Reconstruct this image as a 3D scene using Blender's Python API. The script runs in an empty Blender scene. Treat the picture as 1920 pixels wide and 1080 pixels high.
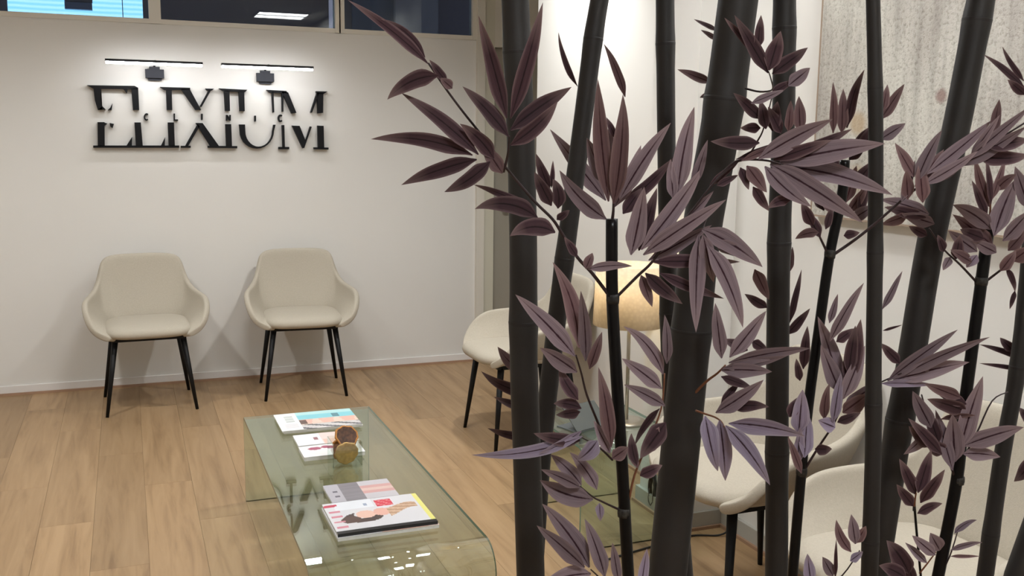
import bpy, bmesh, math, random
from mathutils import Vector, Matrix
random.seed(7)
scene = bpy.context.scene
COL = scene.collection

# ------------------------------------------------------------------ camera
FPX = 1837.0                      # focal length in pixels of a 1920 wide frame
PITCH, YAW, ROLL, EYE = 0.14859, 0.37491, 0.01168, 1.45
_cy, _sy, _cp, _sp, _cr, _sr = math.cos(YAW), math.sin(YAW), math.cos(PITCH), math.sin(PITCH), math.cos(ROLL), math.sin(ROLL)
FWD = Vector((_sy*_cp, _cy*_cp, -_sp))
RT0 = Vector((_cy, -_sy, 0))
UP0 = RT0.cross(FWD)
RIGHT = _cr*RT0 + _sr*UP0
UP = -_sr*RT0 + _cr*UP0
EYEP = Vector((0, 0, EYE))
cam_d = bpy.data.cameras.new('camera')
cam_d.sensor_width = 36.0
cam_d.lens = 36.0*FPX/1920.0
cam_d.clip_start = 0.02
cam = bpy.data.objects.new('camera', cam_d)
COL.objects.link(cam)
cam.matrix_world = Matrix(((RIGHT.x, UP.x, -FWD.x, 0), (RIGHT.y, UP.y, -FWD.y, 0), (RIGHT.z, UP.z, -FWD.z, EYE), (0, 0, 0, 1)))
scene.camera = cam

# ------------------------------------------------------------------ world + view
world = bpy.data.worlds.new('world')
scene.world = world
world.use_nodes = True
world.node_tree.nodes['Background'].inputs[0].default_value = (0.16, 0.17, 0.20, 1)
world.node_tree.nodes['Background'].inputs[1].default_value = 4.5
scene.view_settings.view_transform = 'Standard'
scene.view_settings.look = 'None'
scene.view_settings.gamma = 1.0
scene.view_settings.use_curve_mapping = False
scene.view_settings.exposure = 1.24

PANEL_POWER = 20.0                # emission strength of the ceiling panels
SPOT_POWER = 9.0                 # watts of each recessed wall washer
DOWN_POWER = 42.0                 # watts of each downlight before the back wall
BAR_POWER = 17.0                  # emission strength of the two picture lights


# ------------------------------------------------------------------ geometry helpers
def ray(x, y):
    return RIGHT*((x-960)/FPX) - UP*((y-540)/FPX) + FWD


def on_y(x, y, Y):
    d = ray(x, y)
    return EYEP + d*(Y/d.y)


HF = Vector((_sy, _cy, 0))


def at(x, y, d):
    """point at horizontal distance d (metres) in front of the viewer"""
    r = ray(x, y)
    return EYEP + r*(d/r.dot(HF))


def px_size(p):
    return (p-EYEP).dot(FWD)/FPX


def tag(o, label, cat, group=None, kind=None):
    if label:
        o['label'] = label
    if cat:
        o['category'] = cat
    if group:
        o['group'] = group
    if kind:
        o['kind'] = kind
    return o


def empty(name, loc=(0, 0, 0), rz=0.0):
    o = bpy.data.objects.new(name, None)
    o.empty_display_size = 0.1
    o.location = loc
    o.rotation_euler = (0, 0, rz)
    COL.objects.link(o)
    return o


def link_mesh(name, me, mat, parent=None):
    o = bpy.data.objects.new(name, me)
    if mat is not None and len(me.materials) == 0:
        me.materials.append(mat)
    COL.objects.link(o)
    if parent is not None:
        o.parent = parent
    return o


def obj(name, bm, mat, parent=None, smooth=False):
    me = bpy.data.meshes.new(name)
    bmesh.ops.recalc_face_normals(bm, faces=bm.faces)
    if smooth:
        for f in bm.faces:
            f.smooth = True
    bm.to_mesh(me)
    bm.free()
    return link_mesh(name, me, mat, parent)


def bx(bm, x0, x1, y0, y1, z0, z1):
    v = [bm.verts.new((x, y, z)) for x in (x0, x1) for y in (y0, y1) for z in (z0, z1)]
    for f in ((0, 1, 3, 2), (4, 6, 7, 5), (0, 4, 5, 1), (2, 3, 7, 6), (0, 2, 6, 4), (1, 5, 7, 3)):
        bm.faces.new([v[i] for i in f])
    return bm


def box(name, x0, x1, y0, y1, z0, z1, mat, parent=None, bevel=0.0, seg=2):
    bm = bx(bmesh.new(), x0, x1, y0, y1, z0, z1)
    if bevel:
        bmesh.ops.bevel(bm, geom=bm.edges[:], offset=bevel, segments=seg, profile=0.5, affect='EDGES')
    return obj(name, bm, mat, parent)


def tube(bm, pts, radii, seg=12, cap=True):
    pts = [Vector(p) for p in pts]
    if not hasattr(radii, '__len__'):
        radii = [radii]*len(pts)
    t0 = (pts[1]-pts[0]).normalized()
    ref = Vector((0, 0, 1)) if abs(t0.z) < 0.9 else Vector((1, 0, 0))
    u = t0.cross(ref).normalized()
    rings = []
    for i, p in enumerate(pts):
        a = pts[max(i-1, 0)]
        b = pts[min(i+1, len(pts)-1)]
        t = (b-a).normalized()
        u = (u - t*u.dot(t)).normalized()
        w = t.cross(u)
        rings.append([bm.verts.new(p + (u*math.cos(k*2*math.pi/seg) + w*math.sin(k*2*math.pi/seg))*radii[i]) for k in range(seg)])
    for a, b in zip(rings, rings[1:]):
        for k in range(seg):
            f = bm.faces.new((a[k], a[(k+1) % seg], b[(k+1) % seg], b[k]))
            f.smooth = True
    if cap:
        bm.faces.new(rings[0][::-1])
        bm.faces.new(rings[-1])
    return bm


def spline(pts, n=6):
    """Catmull-Rom through tuples"""
    out = []
    P = [pts[0]] + list(pts) + [pts[-1]]
    for i in range(1, len(P)-2):
        p0, p1, p2, p3 = P[i-1], P[i], P[i+1], P[i+2]
        for k in range(n):
            t = k/n
            out.append(tuple(0.5*((2*b) + (-a+c)*t + (2*a-5*b+4*c-d)*t*t + (-a+3*b-3*c+d)*t**3) for a, b, c, d in zip(p0, p1, p2, p3)))
    out.append(tuple(pts[-1]))
    return out


# ------------------------------------------------------------------ materials
def new_mat(name):
    m = bpy.data.materials.new(name)
    m.use_nodes = True
    nt = m.node_tree
    return m, nt, nt.nodes['Principled BSDF'], nt.nodes['Material Output']


def mat(name, col, rough=0.6, metal=0.0, var=0.0, vscale=8.0, bump=0.0, bscale=60.0, spec=0.5, rnd=0.0):
    m, nt, b, out = new_mat(name)
    b.inputs['Base Color'].default_value = (*col, 1)
    b.inputs['Roughness'].default_value = rough
    b.inputs['Metallic'].default_value = metal
    b.inputs['Specular IOR Level'].default_value = spec
    tc = nt.nodes.new('ShaderNodeTexCoord')
    if var or rnd:
        n = nt.nodes.new('ShaderNodeTexNoise')
        n.inputs['Scale'].default_value = vscale
        n.inputs['Detail'].default_value = 5
        nt.links.new(tc.outputs['Object'], n.inputs['Vector'])
        r = nt.nodes.new('ShaderNodeValToRGB')
        r.color_ramp.elements[0].position = 0.3
        r.color_ramp.elements[1].position = 0.7
        r.color_ramp.elements[0].color = (*[c*(1-var) for c in col], 1)
        r.color_ramp.elements[1].color = (*[min(1, c*(1+var)) for c in col], 1)
        nt.links.new(n.outputs['Fac'], r.inputs['Fac'])
        nt.links.new(r.outputs['Color'], b.inputs['Base Color'])
    if bump:
        n2 = nt.nodes.new('ShaderNodeTexNoise')
        n2.inputs['Scale'].default_value = bscale
        n2.inputs['Detail'].default_value = 3
        nt.links.new(tc.outputs['Object'], n2.inputs['Vector'])
        bp = nt.nodes.new('ShaderNodeBump')
        bp.inputs['Strength'].default_value = bump
        bp.inputs['Distance'].default_value = 0.002
        nt.links.new(n2.outputs['Fac'], bp.inputs['Height'])
        nt.links.new(bp.outputs['Normal'], b.inputs['Normal'])
    return m


def emit(name, col, s):
    m, nt, b, out = new_mat(name)
    b.inputs['Base Color'].default_value = (0.8, 0.8, 0.8, 1)
    b.inputs['Emission Color'].default_value = (*col, 1)
    b.inputs['Emission Strength'].default_value = s
    return m


def clear_glass(name, tint, refl=1.0, rough=0.0, ior=1.52):
    """clear sheet glass: tinted see-through plus Fresnel reflection"""
    m, nt, b, out = new_mat(name)
    nt.nodes.remove(b)
    tr = nt.nodes.new('ShaderNodeBsdfTransparent')
    tr.inputs['Color'].default_value = (*tint, 1)
    gl = nt.nodes.new('ShaderNodeBsdfGlossy')
    gl.inputs['Roughness'].default_value = rough
    gl.inputs['Color'].default_value = (0.95*refl, 1.0*refl, 0.98*refl, 1)
    fr = nt.nodes.new('ShaderNodeFresnel')
    geo = nt.nodes.new('ShaderNodeNewGeometry')
    mr = nt.nodes.new('ShaderNodeMapRange')      # same reflectance seen from either face of the sheet
    mr.inputs['To Min'].default_value = ior
    mr.inputs['To Max'].default_value = 1/ior
    nt.links.new(geo.outputs['Backfacing'], mr.inputs['Value'])
    nt.links.new(mr.outputs[0], fr.inputs['IOR'])
    mx = nt.nodes.new('ShaderNodeMixShader')
    nt.links.new(fr.outputs[0], mx.inputs[0])
    nt.links.new(tr.outputs[0], mx.inputs[1])
    nt.links.new(gl.outputs[0], mx.inputs[2])
    nt.links.new(mx.outputs[0], out.inputs['Surface'])
    return m


def wood_mat():
    m, nt, b, out = new_mat('oak_plank')
    tc = nt.nodes.new('ShaderNodeTexCoord')
    oi = nt.nodes.new('ShaderNodeObjectInfo')
    mp = nt.nodes.new('ShaderNodeMapping')
    mp.inputs['Scale'].default_value = (8.0, 0.55, 1.0)
    add = nt.nodes.new('ShaderNodeVectorMath')
    add.operation = 'ADD'
    mul = nt.nodes.new('ShaderNodeVectorMath')
    mul.operation = 'SCALE'
    mul.inputs['Scale'].default_value = 37.0
    cmb = nt.nodes.new('ShaderNodeCombineXYZ')
    for k in range(3):
        nt.links.new(oi.outputs['Random'], cmb.inputs[k])
    nt.links.new(cmb.outputs[0], mul.inputs[0])
    nt.links.new(tc.outputs['Object'], add.inputs[0])
    nt.links.new(mul.outputs[0], add.inputs[1])
    nt.links.new(add.outputs[0], mp.inputs['Vector'])
    n = nt.nodes.new('ShaderNodeTexNoise')
    n.inputs['Scale'].default_value = 3.0
    n.inputs['Detail'].default_value = 7
    n.inputs['Roughness'].default_value = 0.6
    n.inputs['Distortion'].default_value = 0.5
    nt.links.new(mp.outputs[0], n.inputs['Vector'])
    r = nt.nodes.new('ShaderNodeValToRGB')
    r.color_ramp.elements[0].position = 0.28
    r.color_ramp.elements[0].color = (0.235, 0.142, 0.070, 1)
    r.color_ramp.elements[1].position = 0.66
    r.color_ramp.elements[1].color = (0.385, 0.252, 0.134, 1)
    e = r.color_ramp.elements.new(0.47)
    e.color = (0.335, 0.213, 0.109, 1)
    nt.links.new(n.outputs['Fac'], r.inputs['Fac'])
    hs = nt.nodes.new('ShaderNodeHueSaturation')
    mr = nt.nodes.new('ShaderNodeMapRange')
    mr.inputs['To Min'].default_value = 0.86
    mr.inputs['To Max'].default_value = 1.12
    nt.links.new(oi.outputs['Random'], mr.inputs['Value'])
    nt.links.new(mr.outputs[0], hs.inputs['Value'])
    nt.links.new(r.outputs[0], hs.inputs['Color'])
    nt.links.new(hs.outputs[0], b.inputs['Base Color'])
    b.inputs['Roughness'].default_value = 0.42
    b.inputs['Specular IOR Level'].default_value = 0.4
    bp = nt.nodes.new('ShaderNodeBump')
    bp.inputs['Strength'].default_value = 0.12
    bp.inputs['Distance'].default_value = 0.001
    nt.links.new(n.outputs['Fac'], bp.inputs['Height'])
    nt.links.new(bp.outputs[0], b.inputs['Normal'])
    return m


def leaf_mat(name, body, edge, rib):
    """printed cloth leaf: dark midrib, paler margin, fine streaks; UV u across, v along"""
    m, nt, b, out = new_mat(name)
    uv = nt.nodes.new('ShaderNodeUVMap')
    sep = nt.nodes.new('ShaderNodeSeparateXYZ')
    nt.links.new(uv.outputs[0], sep.inputs[0])
    sub = nt.nodes.new('ShaderNodeMath')
    sub.operation = 'SUBTRACT'
    sub.inputs[1].default_value = 0.5
    nt.links.new(sep.outputs[0], sub.inputs[0])
    ab = nt.nodes.new('ShaderNodeMath')
    ab.operation = 'ABSOLUTE'
    nt.links.new(sub.outputs[0], ab.inputs[0])
    tc = nt.nodes.new('ShaderNodeTexCoord')
    no = nt.nodes.new('ShaderNodeTexNoise')
    no.inputs['Scale'].default_value = 120.0
    no.inputs['Detail'].default_value = 4
    nt.links.new(tc.outputs['Object'], no.inputs['Vector'])
    ma = nt.nodes.new('ShaderNodeMath')
    ma.operation = 'MULTIPLY_ADD'
    ma.inputs[1].default_value = 0.05
    ma.inputs[2].default_value = -0.025
    nt.links.new(no.outputs['Fac'], ma.inputs[0])
    ad = nt.nodes.new('ShaderNodeMath')
    ad.operation = 'ADD'
    nt.links.new(ab.outputs[0], ad.inputs[0])
    nt.links.new(ma.outputs[0], ad.inputs[1])
    r = nt.nodes.new('ShaderNodeValToRGB')
    els = r.color_ramp.elements
    els[0].position, els[0].color = 0.0, (*rib, 1)
    els[1].position, els[1].color = 0.5, (*edge, 1)
    for p, c in ((0.030, rib), (0.060, body), (0.33, body)):
        e = els.new(p)
        e.color = (*c, 1)
    nt.links.new(ad.outputs[0], r.inputs['Fac'])
    oi = nt.nodes.new('ShaderNodeObjectInfo')
    mr = nt.nodes.new('ShaderNodeMapRange')
    mr.inputs['To Min'].default_value = 0.8
    mr.inputs['To Max'].default_value = 1.2
    nt.links.new(oi.outputs['Random'], mr.inputs['Value'])
    tr = nt.nodes.new('ShaderNodeMapRange')
    tr.inputs['From Min'].default_value = 0.62
    tr.inputs['From Max'].default_value = 1.0
    tr.inputs['To Max'].default_value = 0.75
    nt.links.new(sep.outputs[1], tr.inputs['Value'])
    tm = nt.nodes.new('ShaderNodeMixRGB')
    tm.inputs[2].default_value = (*[0.35*q+0.65*w for q, w in zip(edge, (0.30, 0.205, 0.195))], 1)
    nt.links.new(tr.outputs[0], tm.inputs[0])
    vm = nt.nodes.new('ShaderNodeMapping')       # long fine veins
    vm.inputs['Scale'].default_value = (26, 1.6, 1)
    nt.links.new(uv.outputs[0], vm.inputs[0])
    vn = nt.nodes.new('ShaderNodeTexNoise')
    vn.inputs['Scale'].default_value = 1.0
    vn.inputs['Detail'].default_value = 3
    nt.links.new(vm.outputs[0], vn.inputs['Vector'])
    vr = nt.nodes.new('ShaderNodeValToRGB')
    vr.color_ramp.elements[0].position, vr.color_ramp.elements[0].color = 0.3, (0.68, 0.64, 0.66, 1)
    vr.color_ramp.elements[1].position, vr.color_ramp.elements[1].color = 0.65, (1.12, 1.12, 1.12, 1)
    nt.links.new(vn.outputs['Fac'], vr.inputs['Fac'])
    vx = nt.nodes.new('ShaderNodeMixRGB')
    vx.blend_type = 'MULTIPLY'
    vx.inputs[0].default_value = 1.0
    nt.links.new(r.outputs[0], vx.inputs[1])
    nt.links.new(vr.outputs[0], vx.inputs[2])
    nt.links.new(vx.outputs[0], tm.inputs[1])
    hs = nt.nodes.new('ShaderNodeHueSaturation')
    nt.links.new(mr.outputs[0], hs.inputs['Value'])
    nt.links.new(tm.outputs[0], hs.inputs['Color'])
    nt.links.new(hs.outputs[0], b.inputs['Base Color'])
    b.inputs['Roughness'].default_value = 0.7
    b.inputs['Specular IOR Level'].default_value = 0.3
    wv = nt.nodes.new('ShaderNodeTexWave')
    wv.inputs['Scale'].default_value = 14.0
    wv.inputs['Distortion'].default_value = 1.5
    nt.links.new(uv.outputs[0], wv.inputs['Vector'])
    bp = nt.nodes.new('ShaderNodeBump')
    bp.inputs['Strength'].default_value = 0.35
    bp.inputs['Distance'].default_value = 0.001
    nt.links.new(wv.outputs['Fac'], bp.inputs['Height'])
    nt.links.new(bp.outputs[0], b.inputs['Normal'])
    return m


BLOBS = ((-0.03, 0.445, 0.285, 0.045, (0.42, 0.31, 0.19)), (-0.03, 0.435, 0.121, 0.05, (0.44, 0.35, 0.24)), (-0.03, 0.126, 0.354, 0.025, (0.24, 0.15, 0.13)))


def painting_mat():
    m, nt, b, out = new_mat('textured_canvas')
    tc = nt.nodes.new('ShaderNodeTexCoord')
    mp = nt.nodes.new('ShaderNodeMapping')
    mp.inputs['Scale'].default_value = (1, 1.0, 0.55)
    nt.links.new(tc.outputs['Object'], mp.inputs[0])
    big = nt.nodes.new('ShaderNodeTexNoise')
    big.inputs['Scale'].default_value = 4.0
    big.inputs['Detail'].default_value = 4
    nt.links.new(mp.outputs[0], big.inputs['Vector'])
    fine = nt.nodes.new('ShaderNodeTexNoise')
    fine.inputs['Scale'].default_value = 95.0
    fine.inputs['Detail'].default_value = 6
    fine.inputs['Roughness'].default_value = 0.7
    nt.links.new(tc.outputs['Object'], fine.inputs['Vector'])
    mp2 = nt.nodes.new('ShaderNodeMapping')
    mp2.inputs['Scale'].default_value = (1, 34.0, 2.2)
    nt.links.new(tc.outputs['Object'], mp2.inputs[0])
    st = nt.nodes.new('ShaderNodeTexNoise')
    st.inputs['Scale'].default_value = 1.0
    st.inputs['Detail'].default_value = 3
    nt.links.new(mp2.outputs[0], st.inputs['Vector'])
    r1 = nt.nodes.new('ShaderNodeValToRGB')
    r1.color_ramp.elements[0].position, r1.color_ramp.elements[0].color = 0.35, (0.40, 0.37, 0.33, 1)
    r1.color_ramp.elements[1].position, r1.color_ramp.elements[1].color = 0.6, (0.56, 0.54, 0.48, 1)
    nt.links.new(big.outputs['Fac'], r1.inputs['Fac'])
    r2 = nt.nodes.new('ShaderNodeValToRGB')
    r2.color_ramp.elements[0].position, r2.color_ramp.elements[0].color = 0.36, (0.66, 0.64, 0.61, 1)
    r2.color_ramp.elements[1].position, r2.color_ramp.elements[1].color = 0.5, (1, 1, 1, 1)
    nt.links.new(fine.outputs['Fac'], r2.inputs['Fac'])
    r3 = nt.nodes.new('ShaderNodeValToRGB')
    r3.color_ramp.elements[0].position, r3.color_ramp.elements[0].color = 0.32, (0.72, 0.71, 0.7, 1)
    r3.color_ramp.elements[1].position, r3.color_ramp.elements[1].color = 0.55, (1, 1, 1, 1)
    nt.links.new(st.outputs['Fac'], r3.inputs['Fac'])
    m1 = nt.nodes.new('ShaderNodeMixRGB')
    m1.blend_type = 'MULTIPLY'
    m1.inputs[0].default_value = 0.9
    nt.links.new(r1.outputs[0], m1.inputs[1])
    nt.links.new(r2.outputs[0], m1.inputs[2])
    m2 = nt.nodes.new('ShaderNodeMixRGB')
    m2.blend_type = 'MULTIPLY'
    m2.inputs[0].default_value = 0.8
    nt.links.new(m1.outputs[0], m2.inputs[1])
    nt.links.new(r3.outputs[0], m2.inputs[2])
    last = m2.outputs[0]
    for cx, cyy, cz, rad, colr in BLOBS:          # ochre and rust smudges in the paint
        sb = nt.nodes.new('ShaderNodeVectorMath')
        sb.operation = 'DISTANCE'
        sb.inputs[1].default_value = (cx, cyy, cz)
        nt.links.new(tc.outputs['Object'], sb.inputs[0])
        mr = nt.nodes.new('ShaderNodeMapRange')
        mr.inputs['From Min'].default_value = rad*0.5
        mr.inputs['From Max'].default_value = rad
        mr.inputs['To Min'].default_value = 0.8
        mr.inputs['To Max'].default_value = 0.0
        nt.links.new(sb.outputs['Value'], mr.inputs['Value'])
        mx = nt.nodes.new('ShaderNodeMixRGB')
        mx.inputs[2].default_value = (*colr, 1)
        nt.links.new(mr.outputs[0], mx.inputs[0])
        nt.links.new(last, mx.inputs[1])
        last = mx.outputs[0]
    nt.links.new(last, b.inputs['Base Color'])
    b.inputs['Roughness'].default_value = 0.9
    bp = nt.nodes.new('ShaderNodeBump')
    bp.inputs['Strength'].default_value = 0.8
    bp.inputs['Distance'].default_value = 0.004
    nt.links.new(fine.outputs['Fac'], bp.inputs['Height'])
    nt.links.new(bp.outputs[0], b.inputs['Normal'])
    return m


def print_mat():
    m, nt, b, out = new_mat('printed_cover')
    a = nt.nodes.new('ShaderNodeVertexColor')
    a.layer_name = 'print'
    nt.links.new(a.outputs[0], b.inputs['Base Color'])
    b.inputs['Roughness'].default_value = 0.3
    return m


def shade_mat():
    m, nt, b, out = new_mat('woven_shade')
    b.inputs['Base Color'].default_value = (0.80, 0.70, 0.52, 1)
    b.inputs['Roughness'].default_value = 0.8
    tc = nt.nodes.new('ShaderNodeTexCoord')
    vo = nt.nodes.new('ShaderNodeTexVoronoi')
    vo.inputs['Scale'].default_value = 75.0
    nt.links.new(tc.outputs['Object'], vo.inputs['Vector'])
    r = nt.nodes.new('ShaderNodeValToRGB')
    r.color_ramp.elements[0].color = (0.92, 0.83, 0.67, 1)
    r.color_ramp.elements[1].color = (0.82, 0.73, 0.58, 1)
    r.color_ramp.elements[1].position = 0.7
    nt.links.new(vo.outputs['Distance'], r.inputs['Fac'])
    nt.links.new(r.outputs[0], b.inputs['Base Color'])
    t = nt.nodes.new('ShaderNodeBsdfTranslucent')
    nt.links.new(r.outputs[0], t.inputs['Color'])
    mx = nt.nodes.new('ShaderNodeMixShader')
    mx.inputs[0].default_value = 0.45
    nt.links.new(b.outputs[0], mx.inputs[1])
    nt.links.new(t.outputs[0], mx.inputs[2])
    nt.links.new(mx.outputs[0], out.inputs['Surface'])
    return m


WALL = mat('wall_paint', (0.69, 0.67, 0.63), 0.75, var=0.015, vscale=1.5, bump=0.05, bscale=150)
CEIL = mat('ceiling_paint', (0.74, 0.72, 0.68), 0.9)
FRAME = mat('window_frame_paint', (0.66, 0.62, 0.54), 0.5)
POST = mat('post_paint', (0.60, 0.57, 0.46), 0.5)
DOORM = mat('door_paint', (0.36, 0.33, 0.27), 0.5)
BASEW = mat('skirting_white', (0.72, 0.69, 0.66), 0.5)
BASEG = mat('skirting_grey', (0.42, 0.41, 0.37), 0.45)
BEAD = mat('skirting_bead_wood', (0.36, 0.22, 0.14), 0.5)
GROUT = mat('floor_seam', (0.30, 0.19, 0.11), 0.8)
OAK = wood_mat()
BLACKM = mat('black_metal', (0.006, 0.006, 0.0065), 0.5, spec=0.25)
LETTER = mat('black_letter_acrylic', (0.007, 0.007, 0.008), 0.6, spec=0.15)
SLATE = mat('slate_grey_metal', (0.030, 0.031, 0.038), 0.6, spec=0.2)
FABRIC = mat('cream_fabric', (0.44, 0.395, 0.32), 0.9, var=0.04, vscale=160, bump=0.4, bscale=420, spec=0.2)
GLASS = clear_glass('pale_green_glass', (0.88, 0.955, 0.935), 1.0, ior=1.7)
GEDGE = mat('green_glass_edge', (0.10, 0.20, 0.16), 0.15)
SMOKE = clear_glass('smoked_window_glass', (0.30, 0.31, 0.34), 1.0)
JARGL = clear_glass('jar_glass', (0.93, 0.95, 0.93), 1.0)
PAPER = mat('paper_pages', (0.74, 0.73, 0.70), 0.7, var=0.06, vscale=90)
INK = mat('black_spine', (0.02, 0.02, 0.022), 0.4)
PRINT = print_mat()
PEEL = mat('dried_orange_peel', (0.42, 0.17, 0.03), 0.6, var=0.25, vscale=70)
FLESH = mat('dried_orange_flesh', (0.30, 0.12, 0.025), 0.5, var=0.4, vscale=110)
PITH = mat('dried_orange_dark_pith', (0.07, 0.028, 0.012), 0.7, var=0.6, vscale=90)
SLICE2 = mat('dried_orange_pale', (0.48, 0.29, 0.08), 0.6, var=0.25, vscale=80)
SHADE = shade_mat()
BRASS = mat('lamp_nickel', (0.42, 0.39, 0.33), 0.35, metal=0.8)
BULB = emit('bulb_glow', (1.0, 0.78, 0.38), 15.0)
PAINTING = painting_mat()
CANVAS_EDGE = mat('canvas_edge_brown', (0.30, 0.22, 0.16), 0.8)
POLE = mat('matte_dark_bamboo', (0.021, 0.0185, 0.0175), 0.55, var=0.18, vscale=14, bump=0.1, bscale=60)
RINGM = mat('bamboo_node_dark', (0.018, 0.015, 0.014), 0.6)
STEM = mat('gloss_black_stem', (0.004, 0.0035, 0.0035), 0.3, var=0.3, vscale=60, spec=0.25)
FLECK = mat('stem_node_scuffed', (0.022, 0.020, 0.017), 0.6, var=0.95, vscale=260)
TWIG = mat('dark_maroon_twig', (0.030, 0.014, 0.016), 0.55)
TWIGO = mat('rust_twig', (0.20, 0.075, 0.035), 0.6)
LEAVES = {  # light painted into leaf colour: grey mauve as lit, dark maroon as shaded
    'g': leaf_mat('leaf_mauve_lit', (0.255, 0.192, 0.215), (0.335, 0.255, 0.275), (0.040, 0.011, 0.019)),
    'm': leaf_mat('leaf_maroon_shaded', (0.068, 0.033, 0.041), (0.205, 0.135, 0.140), (0.020, 0.008, 0.011)),
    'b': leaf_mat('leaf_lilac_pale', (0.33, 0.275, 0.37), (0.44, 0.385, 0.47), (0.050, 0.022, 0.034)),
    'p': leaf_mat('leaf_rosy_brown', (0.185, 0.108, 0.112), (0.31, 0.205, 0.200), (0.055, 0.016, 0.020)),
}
GREYC = mat('grey_brochure', (0.08, 0.09, 0.09), 0.6)
CABLE = mat('black_cable', (0.015, 0.015, 0.015), 0.5)
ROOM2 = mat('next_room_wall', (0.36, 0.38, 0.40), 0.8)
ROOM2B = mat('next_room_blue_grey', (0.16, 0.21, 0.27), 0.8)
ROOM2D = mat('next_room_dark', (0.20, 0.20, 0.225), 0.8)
PANELM = emit('ceiling_panel_glow', (0.955, 0.98, 1.0), PANEL_POWER)
BARM = emit('picture_light_glow', (0.94, 0.96, 1.0), BAR_POWER)


def struct(o):
    o['kind'] = 'structure'
    return o


# ------------------------------------------------------------------ the room
WX0, WX1, WY0, WY1, WZ = -2.0, 2.08, -2.2, 6.04, 2.75
RECESS = 4.95                     # right wall ends here, a recess with a door follows
RX = 3.3
fl = struct(box('floor', WX0-0.1, RX+0.1, WY0-0.1, WY1+0.1, -0.12, -0.012, GROUT))
PW, PL = 0.1885, 1.29
plank_meshes = {}
col_i = 0
x = -0.17 - 10*PW
while x < RX:
    y = WY0 - (col_i*0.47 % PL)
    while y < WY1:
        x0, x1 = max(x, WX0), min(x+PW, RX)
        y0, y1 = max(y, WY0), min(y+PL, WY1)
        inside = not (x0 >= 2.08 and y1 < RECESS)
        if x1-x0 > 0.02 and y1-y0 > 0.02 and y1 > 0.3 and inside:
            key = (round(x1-x0, 3), round(y1-y0, 3))
            if key not in plank_meshes:
                hx, hy = (x1-x0)/2-0.0004, (y1-y0)/2-0.0004
                bm = bx(bmesh.new(), -hx, hx, -hy, hy, -0.012, 0)
                me = bpy.data.meshes.new('plank')
                bmesh.ops.recalc_face_normals(bm, faces=bm.faces)
                bm.to_mesh(me)
                bm.free()
                plank_meshes[key] = me
            p = link_mesh('plank', plank_meshes[key], OAK, fl)
            p.location = ((x0+x1)/2, (y0+y1)/2, 0)
        y += PL
    x += PW
    col_i += 1
rear = link_mesh('floor_boarding', bpy.data.meshes.new('floor_boarding'), OAK, fl)
bm = bx(bmesh.new(), WX0, 2.2, WY0, 0.2, -0.012, -0.001)
bmesh.ops.recalc_face_normals(bm, faces=bm.faces)
bm.to_mesh(rear.data)
bm.free()

struct(box('ceiling', WX0-0.1, RX+0.1, WY0-0.1, WY1+0.1, WZ, WZ+0.1, CEIL))
struct(box('wall_left', WX0-0.1, WX0, WY0-0.1, WY1+0.1, 0, WZ, WALL))
struct(box('wall_rear', WX0, RX, WY0-0.1, WY0, 0, WZ, WALL))
TZ0, TZ1 = 2.083, 2.62            # transom band
bw = struct(empty('wall_back'))
box('wall_panel', WX0, 2.112, WY1, WY1+0.10, 0, TZ0, WALL, bw)
box('wall_head', WX0, RX, WY1, WY1+0.10, TZ1, WZ, WALL, bw)
# right wall, with pilaster behind the table lamp
rw = struct(empty('wall_right'))
box('wall_panel', 2.08, 2.20, WY0, RECESS, 0, WZ, WALL, rw)
box('pilaster', 1.90, 2.08, 3.05, 3.375, 0, WZ, WALL, rw)
box('recess_return', 2.20, RX, RECESS-0.12, RECESS, 0, WZ, WALL, rw)
struct(box('wall_recess', RX, RX+0.1, RECESS-0.12, WY1+0.1, 0, WZ, WALL))
# post, door frame and door at the end of the back wall
struct(box('trim_1', 2.112, 2.165, WY1-0.03, WY1+0.10, 0, TZ1, FRAME))
dj = struct(empty('door_1'))
box('door_jamb', 2.165, 2.236, WY1-0.012, WY1+0.10, 0, TZ1, POST, dj)
box('door_jamb', 3.05, 3.12, WY1-0.012, WY1+0.10, 0, TZ1, POST, dj)
box('door_head', 2.236, 3.05, WY1-0.012, WY1+0.10, 2.045, TZ1, FRAME, dj)
lf = box('door_leaf', 2.238, 3.048, WY1+0.03, WY1+0.07, 0.006, 2.043, DOORM, dj)
dh = bmesh.new()
tube(dh, [(2.31, WY1+0.03, 1.02), (2.31, WY1-0.02, 1.02)], 0.010, 10)
tube(dh, [(2.31, WY1-0.02, 1.02), (2.43, WY1-0.02, 1.02)], 0.009, 10)
obj('door_handle', dh, BLACKM, lf)
struct(box('wall_recess_end', 3.12, RX, WY1, WY1+0.1, 0, TZ1, WALL))

# baseboards
struct(box('baseboard_back', WX0, 2.112, WY1-0.012, WY1, 0.012, 0.055, BASEW, bevel=0.003))
struct(box('trim_2', WX0, 2.112, WY1-0.020, WY1, 0.0, 0.013, BEAD))
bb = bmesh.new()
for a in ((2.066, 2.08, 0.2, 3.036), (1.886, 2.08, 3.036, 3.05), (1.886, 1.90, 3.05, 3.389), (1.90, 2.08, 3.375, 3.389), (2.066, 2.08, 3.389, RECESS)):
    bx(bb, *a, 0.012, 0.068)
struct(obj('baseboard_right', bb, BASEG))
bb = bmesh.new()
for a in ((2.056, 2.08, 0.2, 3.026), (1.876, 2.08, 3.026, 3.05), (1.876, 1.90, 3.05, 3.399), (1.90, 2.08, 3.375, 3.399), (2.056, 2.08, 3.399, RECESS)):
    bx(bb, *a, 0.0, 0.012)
struct(obj('trim_3', bb, BEAD))

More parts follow.
